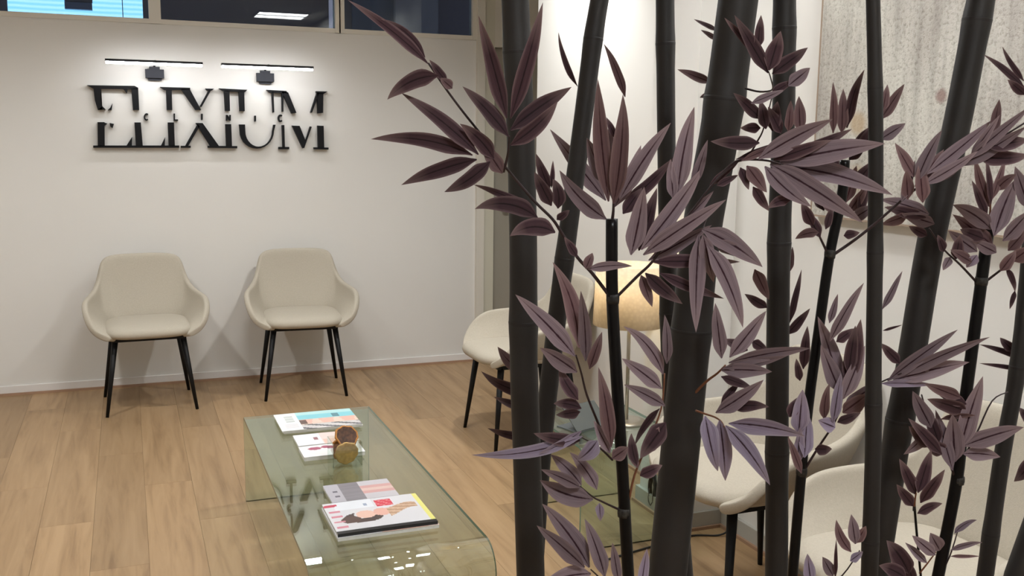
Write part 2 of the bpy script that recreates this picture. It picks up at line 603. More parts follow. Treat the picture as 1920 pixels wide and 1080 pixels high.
# transom windows: three dark panes in a pale frame
for i, (x0, x1) in enumerate(((-1.15, 0.160), (0.224, 1.212), (1.268, 2.086))):
    w = struct(empty('window_%d' % (i+1)))
    L = -2.0 if i == 0 else x0
    if i == 0:
        L = -0.95
    box('window_frame', L-0.026, x1+0.026, WY1-0.008, WY1+0.06, TZ0, TZ0+0.026, FRAME, w)
    box('window_frame', L-0.026, x1+0.026, WY1-0.008, WY1+0.06, TZ1-0.026, TZ1, FRAME, w)
    box('window_frame', L-0.032, L, WY1-0.012, WY1+0.06, TZ0, TZ1, FRAME, w)
    box('window_frame', x1, x1+0.032, WY1-0.012, WY1+0.06, TZ0, TZ1, FRAME, w)
    box('pane', L, x1, WY1+0.02, WY1+0.024, TZ0+0.026, TZ1-0.026, SMOKE, w)
struct(box('trim_4', WX0, -0.982, WY1, WY1+0.1, TZ0, TZ1, WALL))

# the dim room seen through the transom
nb = struct(empty('wall_next_room'))
box('wall_panel', -2.2, 1.60, 8.22, 8.30, 0, 3.4, ROOM2D, nb)
box('wall_panel', 1.60, 3.6, 7.60, 7.68, 0, 3.4, ROOM2D, nb)
box('wall_panel', 1.655, 1.97, 7.55, 7.60, 0, 3.4, ROOM2B, nb)
box('wall_panel', 1.97, 2.31, 7.50, 7.60, 0, 3.4, ROOM2, nb)
struct(box('ceiling_next_room', -2.2, 3.6, WY1+0.1, 8.3, 3.4, 3.45, ROOM2D))


def sky_window():
    m, nt, b, out = new_mat('blue_lit_cladding')
    tc = nt.nodes.new('ShaderNodeTexCoord')
    wv = nt.nodes.new('ShaderNodeTexWave')
    wv.bands_direction = 'Z'
    wv.inputs['Scale'].default_value = 9.0
    wv.inputs['Distortion'].default_value = 0.6
    nt.links.new(tc.outputs['Object'], wv.inputs['Vector'])
    r = nt.nodes.new('ShaderNodeValToRGB')
    r.color_ramp.elements[0].color = (0.25, 0.68, 0.95, 1)
    r.color_ramp.elements[1].color = (0.46, 0.86, 1.0, 1)
    nt.links.new(wv.outputs['Fac'], r.inputs['Fac'])
    nt.links.new(r.outputs[0], b.inputs['Emission Color'])
    b.inputs['Emission Strength'].default_value = 5.0
    b.inputs['Base Color'].default_value = (0.2, 0.4, 0.5, 1)
    return m


w4 = struct(empty('window_4'))
box('pane', -0.748, 0.176, 8.205, 8.215, 2.0, 3.1, sky_window(), w4)
box('window_frame', -0.79, -0.748, 8.18, 8.22, 1.96, 3.14, ROOM2D, w4)
box('window_frame', 0.176, 0.218, 8.18, 8.22, 1.96, 3.14, ROOM2D, w4)
box('window_bar', 0.030, 0.036, 8.196, 8.206, 2.0, 3.1, ROOM2B, w4)
vb = empty('wall_ventilator', (-0.27, 8.2, 2.39))
tag(vb, 'small dark ventilator box seen against the blue pane behind the transom glass', 'ventilator')
box('casing', -0.095, 0.095, -0.05, 0.0, 0.045, 0.22, ROOM2D, vb)
box('grille', -0.095, 0.092, -0.06, 0.0, -0.01, 0.04, mat('grille_blue_grey', (0.20, 0.27, 0.38), 0.5), vb)

# ------------------------------------------------------------------ ceiling lights
def ceiling_panel(x, y, s, label):
    t = empty('ceiling_light', (x, y, WZ))
    tag(t, label, 'ceiling light', 'square ceiling panels')
    bm = bmesh.new()
    for a in ((-s/2-0.02, s/2+0.02, -s/2-0.02, -s/2), (-s/2-0.02, s/2+0.02, s/2, s/2+0.02), (-s/2-0.02, -s/2, -s/2, s/2), (s/2, s/2+0.02, -s/2, s/2), (-s/2, s/2, -0.02, 0.02)):
        bx(bm, *a, -0.02, 0.0)
    obj('frame', bm, CEIL, t)
    for a in ((-s/2, s/2, -s/2, -0.02), (-s/2, s/2, 0.02, s/2)):
        box('diffuser', *a, -0.014, -0.002, PANELM, t)
    return t


ceiling_panel(1.60, 1.30, 0.50, 'square ceiling panel light over the dark bamboo')
ceiling_panel(0.45, 3.30, 0.50, 'square ceiling panel light over the glass coffee table')
ceiling_panel(0.30, -0.70, 0.50, 'square ceiling panel light added unseen behind the viewer to front-light the leaves')  # extra panel, added out of view to light the leaves from the front


def wall_washer(x, y, tx, ty, tz, label, power=None, size=95):
    t = empty('recessed_spotlight', (x, y, WZ))
    tag(t, label, 'spotlight', 'recessed wall spotlights')
    bm = bmesh.new()
    tube(bm, [(0, 0, -0.012), (0, 0, 0.0)], 0.05, 20)
    obj('ring', bm, CEIL, t)
    ld = bpy.data.lights.new('spot_beam', 'SPOT')
    ld.energy = power or SPOT_POWER
    ld.color = (0.97, 0.985, 0.985)
    ld.spot_size = math.radians(size)
    ld.spot_blend = 0.8
    ld.shadow_soft_size = 0.05
    l = bpy.data.objects.new('spot_beam', ld)
    COL.objects.link(l)
    l.parent = t
    l.location = (0, 0, -0.04)
    d = Vector((tx-x, ty-y, tz-(WZ-0.04)))
    l.rotation_euler = d.to_track_quat('-Z', 'Y').to_euler()
    return t


wall_washer(1.80, 4.78, 2.04, 4.80, 0.5, 'recessed spotlight washing the wall above the chair by the corner', 6)
wall_washer(1.55, 2.60, 2.05, 2.55, 0.9, 'recessed spotlight washing the wall left of the textured painting', 11)
wall_washer(1.50, 1.45, 2.05, 1.50, 0.8, 'recessed spotlight washing the nearest part of the right wall')

wall_washer(-0.80, 4.35, -0.80, 4.75, 0, 'recessed downlight before the left end of the lettered wall', DOWN_POWER, 125)
wall_washer(1.70, 4.20, 1.60, 4.60, 0, 'recessed downlight before the right end of the lettered wall', DOWN_POWER, 125)

# ------------------------------------------------------------------ picture lights over the lettering
def picture_light(x0, x1, z, cx, label):
    t = empty('picture_light', (cx, WY1, z))
    tag(t, label, 'wall light', 'picture lights above the lettering')
    yb = -0.22
    box('housing', x0-cx, x1-cx, yb-0.022, yb+0.022, 0.000, 0.012, BLACKM, t)
    box('light_strip', x0-cx+0.003, x1-cx-0.003, yb-0.010, yb+0.010, -0.012, 0.0, BARM, t)
    bm = bx(bmesh.new(), -0.05, 0.05, -0.030, 0.0, -0.085, -0.022)
    bmesh.ops.bevel(bm, geom=[e for e in bm.edges if abs(e.verts[0].co.z-e.verts[1].co.z) < 1e-5 and e.verts[0].co.z < -0.08], offset=0.014, segments=3, affect='EDGES')
    obj('mount', bm, SLATE, t)
    box('mount_neck', -0.028, 0.028, -0.030, 0.0, -0.022, -0.008, SLATE, t)
    bm = bmesh.new()
    tube(bm, spline([(0, -0.015, -0.015), (0, -0.05, 0.008), (0, -0.15, 0.014), (0, yb, 0.008)], 4), 0.006, 8)
    obj('arm', bm, BLACKM, t)
    return t


picture_light(-0.077, 0.425, 1.852, 0.178, 'left black wall light bar with a white strip over the sign')
picture_light(0.525, 1.037, 1.852, 0.791, 'right black wall light bar with a white strip over the sign')

# ------------------------------------------------------------------ raised lettering, traced in sign units
SIGN_Y = 6.017


def sgn(zx, zy):
    p = on_y(140+zx*0.27083, 80+zy*0.27083, SIGN_Y-0.011)
    return (p.x, p.z)


sign = empty('wall_sign', (0.49, WY1, 1.56))
tag(sign, 'black raised serif lettering split by a white gap on the back wall', 'sign')


def letter(polys, name='letter', mt=LETTER, y0=None, y1=None):
    bm = bmesh.new()
    ya = (SIGN_Y-0.011 if y0 is None else y0) - WY1
    yb = (WY1-0.001 if y1 is None else y1) - WY1
    for poly in polys:
        pts = [sgn(*q) for q in poly]
        a = [bm.verts.new((q[0]-0.49, ya, q[1]-1.56)) for q in pts]
        b = [bm.verts.new((q[0]-0.49, yb, q[1]-1.56)) for q in pts]
        n = len(a)
        bm.faces.new(a)
        bm.faces.new(b[::-1])
        for k in range(n):
            bm.faces.new((a[k], b[k], b[(k+1) % n], a[(k+1) % n]))
    bmesh.ops.triangulate(bm, faces=[f for f in bm.faces if len(f.verts) > 4])
    return obj(name, bm, mt, sign)


def arc(cx, cy, rx, ry, a0, a1, n=14):
    return [(cx+rx*math.cos(math.radians(a0+(a1-a0)*k/n)), cy+ry*math.sin(math.radians(a0+(a1-a0)*k/n))) for k in range(n+1)]


def band(outer, inner):
    return [[outer[k], outer[k+1], inner[k+1], inner[k]] for k in range(len(outer)-1)]


# upper half: E + L, I + X, X arm, I + U, U + M, M
letter([[(85, 294), (415, 299), (440, 312), (440, 322), (130, 318)], [(130, 316), (183, 318), (180, 400), (192, 462), (160, 466), (140, 400)],
        [(192, 440), (215, 462), (160, 466)], [(262, 420), (256, 466), (228, 468), (246, 450)], [(335, 318), (368, 320), (362, 352)], [(392, 318), (440, 316), (447, 466), (404, 466)]])
letter([[(590, 306), (800, 312), (800, 326), (622, 328)], [(633, 326), (672, 326), (676, 466), (638, 466)], [(735, 320), (798, 322), (876, 466), (836, 466)]])
letter([[(905, 317), (966, 319), (950, 331), (915, 331)], [(928, 328), (944, 330), (880, 444), (868, 440)]])
letter([[(998, 316), (1196, 326), (1180, 342), (1030, 336)], [(1034, 332), (1072, 334), (1076, 472), (1042, 472)], [(1136, 336), (1174, 338), (1178, 474), (1142, 474)]])
letter([[(1328, 326), (1466, 334), (1474, 350), (1352, 346)], [(1364, 340), (1377, 340), (1382, 482), (1372, 482)], [(1434, 342), (1446, 342), (1446, 478), (1436, 478)], [(1436, 338), (1478, 344), (1536, 486), (1502, 490)]])
letter([[(1672, 336), (1752, 338), (1722, 356), (1676, 352)], [(1680, 346), (1722, 350), (1720, 486), (1684, 490)], [(1678, 346), (1692, 352), (1644, 484), (1634, 484)]])
# lower half
letter([[(158, 550), (206, 550), (208, 718), (160, 718)], [(204, 552), (226, 560), (206, 575)], [(242, 556), (272, 562), (262, 592), (246, 580)],
        [(128, 712), (724, 712), (724, 728), (128, 728)], [(398, 652), (396, 714), (358, 714)], [(414, 552), (458, 552), (472, 716), (424, 716)],
        [(626, 656), (624, 714), (598, 714)], [(645, 552), (688, 552), (694, 716), (652, 716)]])
letter([[(850, 566), (866, 578), (786, 716), (766, 716)], [(736, 714), (804, 714), (804, 728), (736, 728)], [(838, 556), (886, 556), (1000, 716), (938, 716)],
        [(922, 714), (1126, 716), (1126, 731), (922, 728)], [(1044, 564), (1084, 564), (1090, 718), (1050, 718)]])
letter(band([(1140, 566)] + arc(1262, 610, 118, 124, 180, 0) + [(1392, 568)], [(1180, 566)] + arc(1276, 612, 94, 108, 180, 0) + [(1378, 568)]))
letter([[(1436, 570), (1452, 570), (1456, 728), (1442, 728)], [(1414, 722), (1486, 722), (1486, 738), (1414, 738)]])
letter([[(1506, 574), (1558, 576), (1600, 680), (1632, 580), (1642, 582), (1590, 730), (1580, 730)]])
letter([[(1684, 574), (1724, 576), (1728, 728), (1688, 728)], [(1658, 724), (1758, 726), (1758, 740), (1658, 738)]])


def small_c(cx, cy):
    return band(arc(cx, cy, 19, 26, -50, -310, 10), arc(cx, cy, 10, 16, -50, -310, 10))


SM = dict(name='small_letter')
letter(small_c(498, 514), **SM)
letter([[(686, 490), (695, 490), (695, 540), (686, 540)], [(695, 531), (716, 531), (716, 541), (695, 541)]], **SM)
letter([[(876, 492), (887, 492), (887, 534), (876, 534)]], **SM)
letter([[(1049, 500), (1058, 500), (1058, 540), (1049, 540)], [(1049, 500), (1060, 500), (1082, 540), (1072, 540)], [(1073, 500), (1082, 500), (1082, 540), (1073, 540)]], **SM)
letter([[(1246, 505), (1256, 505), (1256, 545), (1246, 545)]], **SM)
letter(small_c(1427, 523), **SM)

# ------------------------------------------------------------------ chairs
def chair_meshes():
    rim = [(0, .292, .803), (.10, .291, .802), (.175, .284, .796), (.212, .270, .770), (.224, .252, .718), (.236, .222, .660), (.254, .170, .622), (.280, .095, .602),
           (.300, .015, .596), (.309, -.055, .590), (.311, -.105, .575), (.309, -.145, .548), (.302, -.180, .508), (.284, -.207, .464), (.250, -.228, .433), (.195, -.246, .412)]
    base = [(0, .200, .425), (.07, .199, .425), (.125, .192, .425), (.160, .175, .425), (.180, .150, .425), (.193, .120, .425), (.202, .080, .428), (.206, .040, .432),
            (.208, -.010, .434), (.208, -.060, .434), (.207, -.100, .434), (.205, -.130, .432), (.201, -.160, .428), (.195, -.185, .424), (.182, -.210, .418), (.160, -.228, .410)]
    n = len(rim)
    cols = [(-(i)) for i in range(n-1, 0, -1)] + list(range(0, n))
    rows = 6
    bm = bmesh.new()
    grid = []
    for c in cols:
        s = -1 if c < 0 else 1
        r, b = Vector(rim[abs(c)]), Vector(base[abs(c)])
        line = []
        for k in range(rows+1):
            t = k/rows
            p = b.lerp(r, t)
            out = Vector((r.x*0.9, max(r.y, 0)*0.25, 0))
            if out.length > 1e-6:
                out.normalize()
            bulge = math.sin(math.pi*t)*(0.012 if abs(c) < 5 else 0.016 if abs(c) < 12 else 0.004)
            p = p + out*bulge
            line.append(bm.verts.new((p.x*s, p.y, p.z)))
        grid.append(line)
    for a, b in zip(grid, grid[1:]):
        for k in range(rows):
            bm.faces.new((a[k], b[k], b[k+1], a[k+1]))
    bmesh.ops.recalc_face_normals(bm, faces=bm.faces)
    me = bpy.data.meshes.new('shell')
    bm.to_mesh(me)
    bm.free()
    tmp = bpy.data.objects.new('tmp', me)
    COL.objects.link(tmp)
    so = tmp.modifiers.new('s', 'SOLIDIFY')
    so.thickness = 0.033
    so.offset = 0.0
    sb = tmp.modifiers.new('b', 'SUBSURF')
    sb.levels = sb.render_levels = 2
    dg = bpy.context.evaluated_depsgraph_get()
    shell = bpy.data.meshes.new_from_object(tmp.evaluated_get(dg))
    shell.name = 'shell'
    for p in shell.polygons:
        p.use_smooth = True
    bpy.data.objects.remove(tmp)
    # seat cushion
    bm = bmesh.new()
    N = 40

    def outline(t):
        c, s = math.cos(t), math.sin(t)
        e = 0.5
        x = math.copysign(abs(c)**e, c)*0.224
        y = math.copysign(abs(s)**e, s)*0.240 - 0.040
        return x, y
    rings = []
    for sc, z in ((0.35, .474), (0.62, .473), (0.82, .468), (0.93, .459), (0.99, .445), (1.0, .430), (0.97, .415), (0.86, .407), (0.5, .405)):
        rings.append([bm.verts.new((outline(2*math.pi*k/N)[0]*sc, (outline(2*math.pi*k/N)[1]+0.040)*sc-0.040, z)) for k in range(N)])
    for a, b in zip(rings, rings[1:]):
        for k in range(N):
            bm.faces.new((a[k], a[(k+1) % N], b[(k+1) % N], b[k]))
    bm.faces.new(rings[0])
    bm.faces.new(rings[-1][::-1])
    bmesh.ops.recalc_face_normals(bm, faces=bm.faces)
    for f in bm.faces:
        f.smooth = True
    seat = bpy.data.meshes.new('seat')
    bm.to_mesh(seat)
    bm.free()
    # metal frame
    bm = bmesh.new()
    bx(bm, -.185, .185, -.200, -.178, .388, .406)
    bx(bm, -.185, .185, .158, .180, .388, .406)
    bx(bm, -.185, -.163, -.178, .158, .388, .406)
    bx(bm, .163, .185, -.178, .158, .388, .406)
    bmesh.ops.recalc_face_normals(bm, faces=bm.faces)
    frame = bpy.data.meshes.new('seat_frame')
    bm.to_mesh(frame)
    bm.free()
    legs = []
    for sx in (-1, 1):
        for sy in (-1, 1):
            bm = bmesh.new()
            fy = -.225 if sy < 0 else .218
            ty = -.180 if sy < 0 else .160
            tube(bm, [(sx*.168, ty, .402), (sx*.225, fy, 0.0)], [.0165, .0085], 14)
            bmesh.ops.recalc_face_normals(bm, faces=bm.faces)
            me = bpy.data.meshes.new('leg')
            bm.to_mesh(me)
            bm.free()
            legs.append(me)
    return shell, seat, frame, legs


SHELL, SEAT, CFRAME, LEGS = chair_meshes()


def chair(x, y, rz, label, sc=1.0):
    t = empty('armchair', (x, y, 0), rz)
    tag(t, label, 'chair', 'cream fabric tub chairs')
    link_mesh('shell', SHELL, FABRIC, t)
    link_mesh('seat', SEAT, FABRIC, t)
    link_mesh('seat_frame', CFRAME, BLACKM, t)
    for m in LEGS:
        link_mesh('leg', m, BLACKM, t)
    return t


chair(0.072, 5.615, 0.04, 'cream fabric tub chair with black legs left of the two under the sign')
chair(0.912, 5.650, -0.065, 'cream fabric tub chair with black legs right of the two under the sign')
SIDE = -math.pi/2                 # facing into the room from the right wall
chair(1.785, 4.375, SIDE, 'cream tub chair beyond the table lamp, partly hidden by the leftmost thick bamboo pole')
chair(1.785, 2.470, SIDE, 'cream tub chair between the table lamp and the nearest chair, behind bamboo')
chair(1.770, 1.740, SIDE, 'nearest cream tub chair at the bottom right behind the bamboo canes')

# ------------------------------------------------------------------ glass tables
def glass_table(name, x0, x1, y0, y1, h, r_near, r_far, th, label):
    """sheet bent at both ends (inverted U) running along Y"""
    t = empty(name, ((x0+x1)/2, (y0+y1)/2, 0))
    tag(t, label, 'table')
    cx, cy = (x0+x1)/2, (y0+y1)/2

    def path(off):
        pts = [(y0+off, 0.0)]
        R = r_near-off
        pts += [(y0+r_near-R*math.cos(a), h-r_near+R*math.sin(a)) for a in [math.pi/2*k/12 for k in range(13)]]
        R = r_far-off
        pts += [(y1-r_far+R*math.sin(a), h-r_far+R*math.cos(a)) for a in [math.pi/2*k/6 for k in range(7)]]
        pts.append((y1-off, 0.0))
        return pts
    o, i = path(0.0), path(th)
    bm = bmesh.new()
    V = {}
    for s, xx in ((0, x0-cx), (1, x1-cx)):
        for nme, pp in (('o', o), ('i', i)):
            V[s, nme] = [bm.verts.new((xx, p[0]-cy, p[1])) for p in pp]
    n = len(o)
    sheet, edge = [], []
    for k in range(n-1):
        sheet.append(bm.faces.new((V[0, 'o'][k], V[1, 'o'][k], V[1, 'o'][k+1], V[0, 'o'][k+1])))
        sheet.append(bm.faces.new((V[0, 'i'][k], V[0, 'i'][k+1], V[1, 'i'][k+1], V[1, 'i'][k])))
        edge.append(bm.faces.new((V[0, 'o'][k], V[0, 'o'][k+1], V[0, 'i'][k+1], V[0, 'i'][k])))
        edge.append(bm.faces.new((V[1, 'o'][k], V[1, 'i'][k], V[1, 'i'][k+1], V[1, 'o'][k+1])))
    for k in (0, n-1):
        edge.append(bm.faces.new((V[0, 'o'][k], V[0, 'i'][k], V[1, 'i'][k], V[1, 'o'][k])))
    bmesh.ops.recalc_face_normals(bm, faces=bm.faces)
    for f in sheet:
        f.smooth = f.calc_area() < 0.03
    for f in edge:
        f.material_index = 1
    me = bpy.data.meshes.new('bent_glass_sheet')
    bm.to_mesh(me)
    bm.free()
    me.materials.append(GLASS)
    me.materials.append(GEDGE)
    link_mesh('bent_glass_sheet', me, None, t)
    return t


TH = 0.353
glass_table('glass_coffee_table', 0.395, 0.900, 2.375, 3.913, TH, 0.085, 0.016, 0.010, 'long low coffee table of one bent sheet of green glass with magazines on it')
TH2 = 0.385
glass_table('glass_side_table', 1.456, 1.868, 3.005, 3.490, TH2, 0.03, 0.016, 0.010, 'small bent green glass side table under the cream table lamp')

# ------------------------------------------------------------------ magazines
def lerp3(a, b, t):
    return tuple(p+(q-p)*t for p, q in zip(a, b))


def cover_sea(u, v):
    if u < 0.27:
        c = (0.74, 0.75, 0.74)
        if 0.10 < u < 0.21 and 0.45 < v < 0.82 and int(v*40) % 3:
            c = (0.42, 0.45, 0.44)
        if 0.08 < u < 0.24 and 0.12 < v < 0.34 and int(v*34) % 2:
            c = (0.60, 0.55, 0.60)
        return c
    c = (0.22, 0.55, 0.62) if v > 0.55 else (0.62, 0.46, 0.38)
    if v > 0.82:
        c = (0.42, 0.66, 0.66)
    if 0.30 < v < 0.56 and (u-0.34) > (0.45-v)*0.3:
        c = (0.72, 0.42, 0.34) if math.sin(u*23)+v*3 > 0.9 else (0.74, 0.55, 0.46)
    if abs(v-0.42) < 0.12 and u < 0.36:
        c = (0.12, 0.07, 0.06)
    if v < 0.26:
        c = (0.55, 0.53, 0.52) if int(u*9+v*13) % 3 else (0.12, 0.12, 0.13)
    if 0.72 < u < 0.80 and 0.6 < v < 0.8:
        c = (0.10, 0.24, 0.28)
    return c


def cover_pale(u, v):
    c = (0.70, 0.70, 0.72)
    if u > 0.42:
        c = (0.72, 0.58, 0.54)
    if 0.31 < u < 0.37 and 0.40 < v < 0.66:
        c = (0.28, 0.12, 0.14)
    if 0.45 < u < 0.9 and v < 0.4:
        c = (0.66, 0.44, 0.36)
    return c


def cover_lips(u, v):
    c = (0.73, 0.72, 0.72)
    if ((u-0.24)/0.11)**2+((v-0.70)/0.13)**2 < 1 or ((u-0.46)/0.11)**2+((v-0.76)/0.13)**2 < 1:
        c = (0.34, 0.07, 0.13)
    return c


def cover_grey(u, v):
    if u < 0.22:
        c = (0.42, 0.40, 0.44)
        if 0.09 < u < 0.16 and (0.25 < v < 0.36 or 0.52 < v < 0.62):
            c = (0.14, 0.13, 0.16)
        return c
    if u < 0.52:
        return (0.20, 0.19, 0.21) if int(v*26) % 2 else (0.25, 0.23, 0.25)
    c = (0.50, 0.48, 0.50)
    if 0.30 < v < 0.74:
        c = (0.56, 0.32, 0.30) if abs(v-0.52) > 0.08 else (0.62, 0.45, 0.40)
    return c


def cover_face(u, v):
    c = (0.62, 0.61, 0.63)
    if 0.10 < u < 0.5 and v > 0.72:
        c = (0.68, 0.70, 0.74)
    if v < 0.075:
        return (0.012, 0.012, 0.014)
    if u > 0.955:
        return (0.70, 0.66, 0.20)
    if u < 0.14:
        if 0.86 < v < 0.95 and abs(v-0.86-0.6*u) < 0.06:
            return (0.50, 0.05, 0.09)
        if int(v*18) % 3 == 0 and v < 0.8 and u > 0.03:
            return (0.58, 0.22, 0.27)
    if ((u-0.33)/0.20)**2+((v-0.42)/0.17)**2 < 1 and not ((u-0.36)/0.11)**2+((v-0.50)/0.13)**2 < 1:
        c = (0.075, 0.05, 0.045)
    if ((u-0.20)/0.10)**2+((v-0.38)/0.11)**2 < 1:
        c = (0.10, 0.06, 0.05)
    if ((u-0.37)/0.10)**2+((v-0.50)/0.12)**2 < 1:
        c = (0.72, 0.47, 0.38)
    if ((u-0.54)/0.09)**2+((v-0.52)/0.12)**2 < 1:
        c = (0.70, 0.40, 0.33)
    if 0.60 < u < 0.92 and abs(v-0.55-0.1*math.sin(u*9)) < 0.17*(1.1-u)+0.05:
        c = (0.44, 0.27, 0.17) if math.sin(u*20+v*60) > 0 else (0.58, 0.40, 0.28)
    if 0.53 < u < 0.70 and 0.70 < v < 0.93:
        c = (0.60, 0.05, 0.08) if (int(u*46)+int(v*30)) % 4 else (0.66, 0.25, 0.25)
    if 0.40 < u < 0.44 and 0.78 < v < 0.86:
        c = (0.30, 0.35, 0.45)
    return c


def magazine(name, x0, x1, y0, y1, z, th, fn, label, spine=False, nx=56, ny=34, rz=0.0):
    cx, cy = (x0+x1)/2, (y0+y1)/2
    t = empty(name, (cx, cy, z), rz)
    tag(t, label, 'magazine', 'magazines on the coffee table')
    hx, hy = (x1-x0)/2, (y1-y0)/2
    box('pages', -hx+0.001, hx-0.001, -hy+0.001, hy-0.001, 0.0, th-0.001, PAPER, t)
    bm = bmesh.new()
    cl = bm.loops.layers.color.new('print')
    V = [[bm.verts.new((-hx+2*hx*i/nx, -hy+2*hy*j/ny, th+0.0006*math.sin(i/nx*math.pi))) for j in range(ny+1)] for i in range(nx+1)]
    for i in range(nx):
        for j in range(ny):
            f = bm.faces.new((V[i][j], V[i+1][j], V[i+1][j+1], V[i][j+1]))
            c = fn((i+0.5)/nx, (j+0.5)/ny)
            c = tuple((12.92*k if k < 0.0031308 else 1.055*k**(1/2.4)-0.055) for k in c)
            for lp in f.loops:
                lp[cl] = (*c, 1)
    obj('front_cover', bm, PRINT, t)
    if spine:
        box('spine', -hx, hx, -hy-0.0006, -hy+0.001, 0.0, th, INK, t)
    return t


magazine('magazine', 0.510, 0.812, 3.618, 3.850, TH, 0.007, cover_lips, 'white edged magazine lying under the one with the blue sea cover')
magazine('magazine', 0.504, 0.808, 3.612, 3.848, TH+0.007, 0.006, cover_sea, 'magazine with blue sea cover and bathing figures on the far table end')
magazine('magazine', 0.534, 0.752, 3.425, 3.560, TH, 0.009, cover_pale, 'thin pale magazine with pinkish cover behind the jar of orange slices')
magazine('magazine', 0.529, 0.742, 3.275, 3.400, TH, 0.014, cover_lips, 'white magazine with dark red lips cover beside the jar of orange slices')
magazine('magazine', 0.539, 0.747, 2.832, 2.990, TH, 0.009, cover_grey, 'grey and mauve magazine with black spine in the middle of the coffee table', True)
magazine('magazine', 0.500, 0.793, 2.560, 2.800, TH, 0.010, cover_pale, 'white magazine lying beneath the one with a dark haired face')
magazine('magazine', 0.502, 0.790, 2.566, 2.804, TH+0.010, 0.009, cover_face, 'top magazine with a dark haired face and red block nearest on the table', True, 80, 50)

# ------------------------------------------------------------------ glass holder with dried orange slices
hx0, hy0 = 0.655, 3.205
jar = empty('glass_holder', (hx0, hy0, TH))
tag(jar, 'small square clear glass holder filled with dried orange slices', 'holder')
s, hgt, tk = 0.050, 0.088, 0.003
bm = bmesh.new()
bx(bm, -s, s, -s, s, 0.0, 0.005)
bx(bm, -s, s, -s, -s+tk, 0.005, hgt)
bx(bm, -s, s, s-tk, s, 0.005, hgt)
bx(bm, -s, -s+tk, -s+tk, s-tk, 0.005, hgt)
bx(bm, s-tk, s, -s+tk, s-tk, 0.005, hgt)
obj('glass_box', bm, JARGL, jar)


def slice_(x, y, z, r, tilt, turn, m1, m2, label, th=0.008):
    t = empty('dried_orange_slice', (hx0+x, hy0+y, TH+z))
    t.rotation_euler = (tilt, 0, turn)
    tag(t, label, 'orange slice', 'dried orange slices in the holder')
    bm = bmesh.new()
    n = 28
    ro = [r*(1+0.04*math.sin(k*1.9)+0.03*math.sin(k*0.7)) for k in range(n)]
    ring = lambda f, zz: [bm.verts.new((f*ro[k]*math.cos(2*math.pi*k/n), f*ro[k]*math.sin(2*math.pi*k/n), zz)) for k in range(n)]
    rs = [ring(0.84, th*0.5), ring(0.95, th*0.62), ring(1.0, 0), ring(0.95, -th*0.62), ring(0.84, -th*0.5)]
    for a, b in zip(rs, rs[1:]):
        for k in range(n):
            bm.faces.new((a[k], a[(k+1) % n], b[(k+1) % n], b[k]))
    obj('peel', bm, m1, t, True)
    bm = bmesh.new()
    ring1 = ring(0.86, th*0.42)
    ring2 = ring(0.86, -th*0.42)
    c1, c2 = bm.verts.new((0, 0, th*0.2)), bm.verts.new((0, 0, -th*0.2))
    for k in range(n):
        bm.faces.new((ring1[k], ring1[(k+1) % n], c1))
        bm.faces.new((ring2[(k+1) % n], ring2[k], c2))
        bm.faces.new((ring1[k], ring2[k], ring2[(k+1) % n], ring1[(k+1) % n]))
    obj('flesh', bm, m2, t)
    return t


R90 = math.pi/2
slice_(0.000, -0.030, 0.048, 0.040, R90+0.12, 0.05, SLICE2, SLICE2, 'pale dried orange slice standing at the front of the holder')
slice_(0.006, -0.004, 0.098, 0.041, 0.9, 0.15, PEEL, PITH, 'dark centred dried orange slice lying tilted on top of the holder')
slice_(-0.004, 0.014, 0.048, 0.040, R90-0.15, -0.1, PEEL, FLESH, 'rust brown dried orange slice in the middle of the holder')
slice_(0.004, 0.034, 0.050, 0.039, R90-0.05, 0.1, SLICE2, FLESH, 'dried orange slice at the back of the holder')

# ------------------------------------------------------------------ table lamp
lx, ly = 1.752, 3.235
lamp = empty('table_lamp', (lx, ly, TH2))
tag(lamp, 'table lamp with a cream woven drum shade on the small glass table', 'lamp')
bm = bmesh.new()
tube(bm, [(0, 0, 0.0), (0, 0, 0.010), (0, 0, 0.014)], [0.075, 0.075, 0.05], 32)
obj('base', bm, BRASS, lamp)
bm = bmesh.new()
tube(bm, [(0, 0, 0.012), (0, 0, 0.50)], 0.007, 12)
obj('pole', bm, BRASS, lamp)
bm = bmesh.new()
N = 48
r0, r1 = 0.138, 0.130
z0, z1 = 0.385, 0.612
A = [[bm.verts.new((r*math.cos(2*math.pi*k/N), r*math.sin(2*math.pi*k/N), z)) for k in range(N)] for r, z in ((r0, z0), (r1, z1), (r1-0.003, z1), (r0-0.003, z0))]
for a in range(4):
    for k in range(N):
        bm.faces.new((A[a][k], A[a][(k+1) % N], A[(a+1) % 4][(k+1) % N], A[(a+1) % 4][k]))
obj('lamp_shade', bm, SHADE, lamp, True)
bm = bmesh.new()
for k in range(3):
    a = k*2*math.pi/3+0.3
    tube(bm, [(0, 0, 0.498), (math.cos(a)*(r1-0.002), math.sin(a)*(r1-0.002), 0.586)], 0.0022, 6)
obj('shade_carrier', bm, BRASS, lamp)
bm = bmesh.new()
bmesh.ops.create_icosphere(bm, subdivisions=3, radius=0.032, matrix=Matrix.Translation((0, 0, 0.545)))
obj('bulb', bm, BULB, lamp, True)

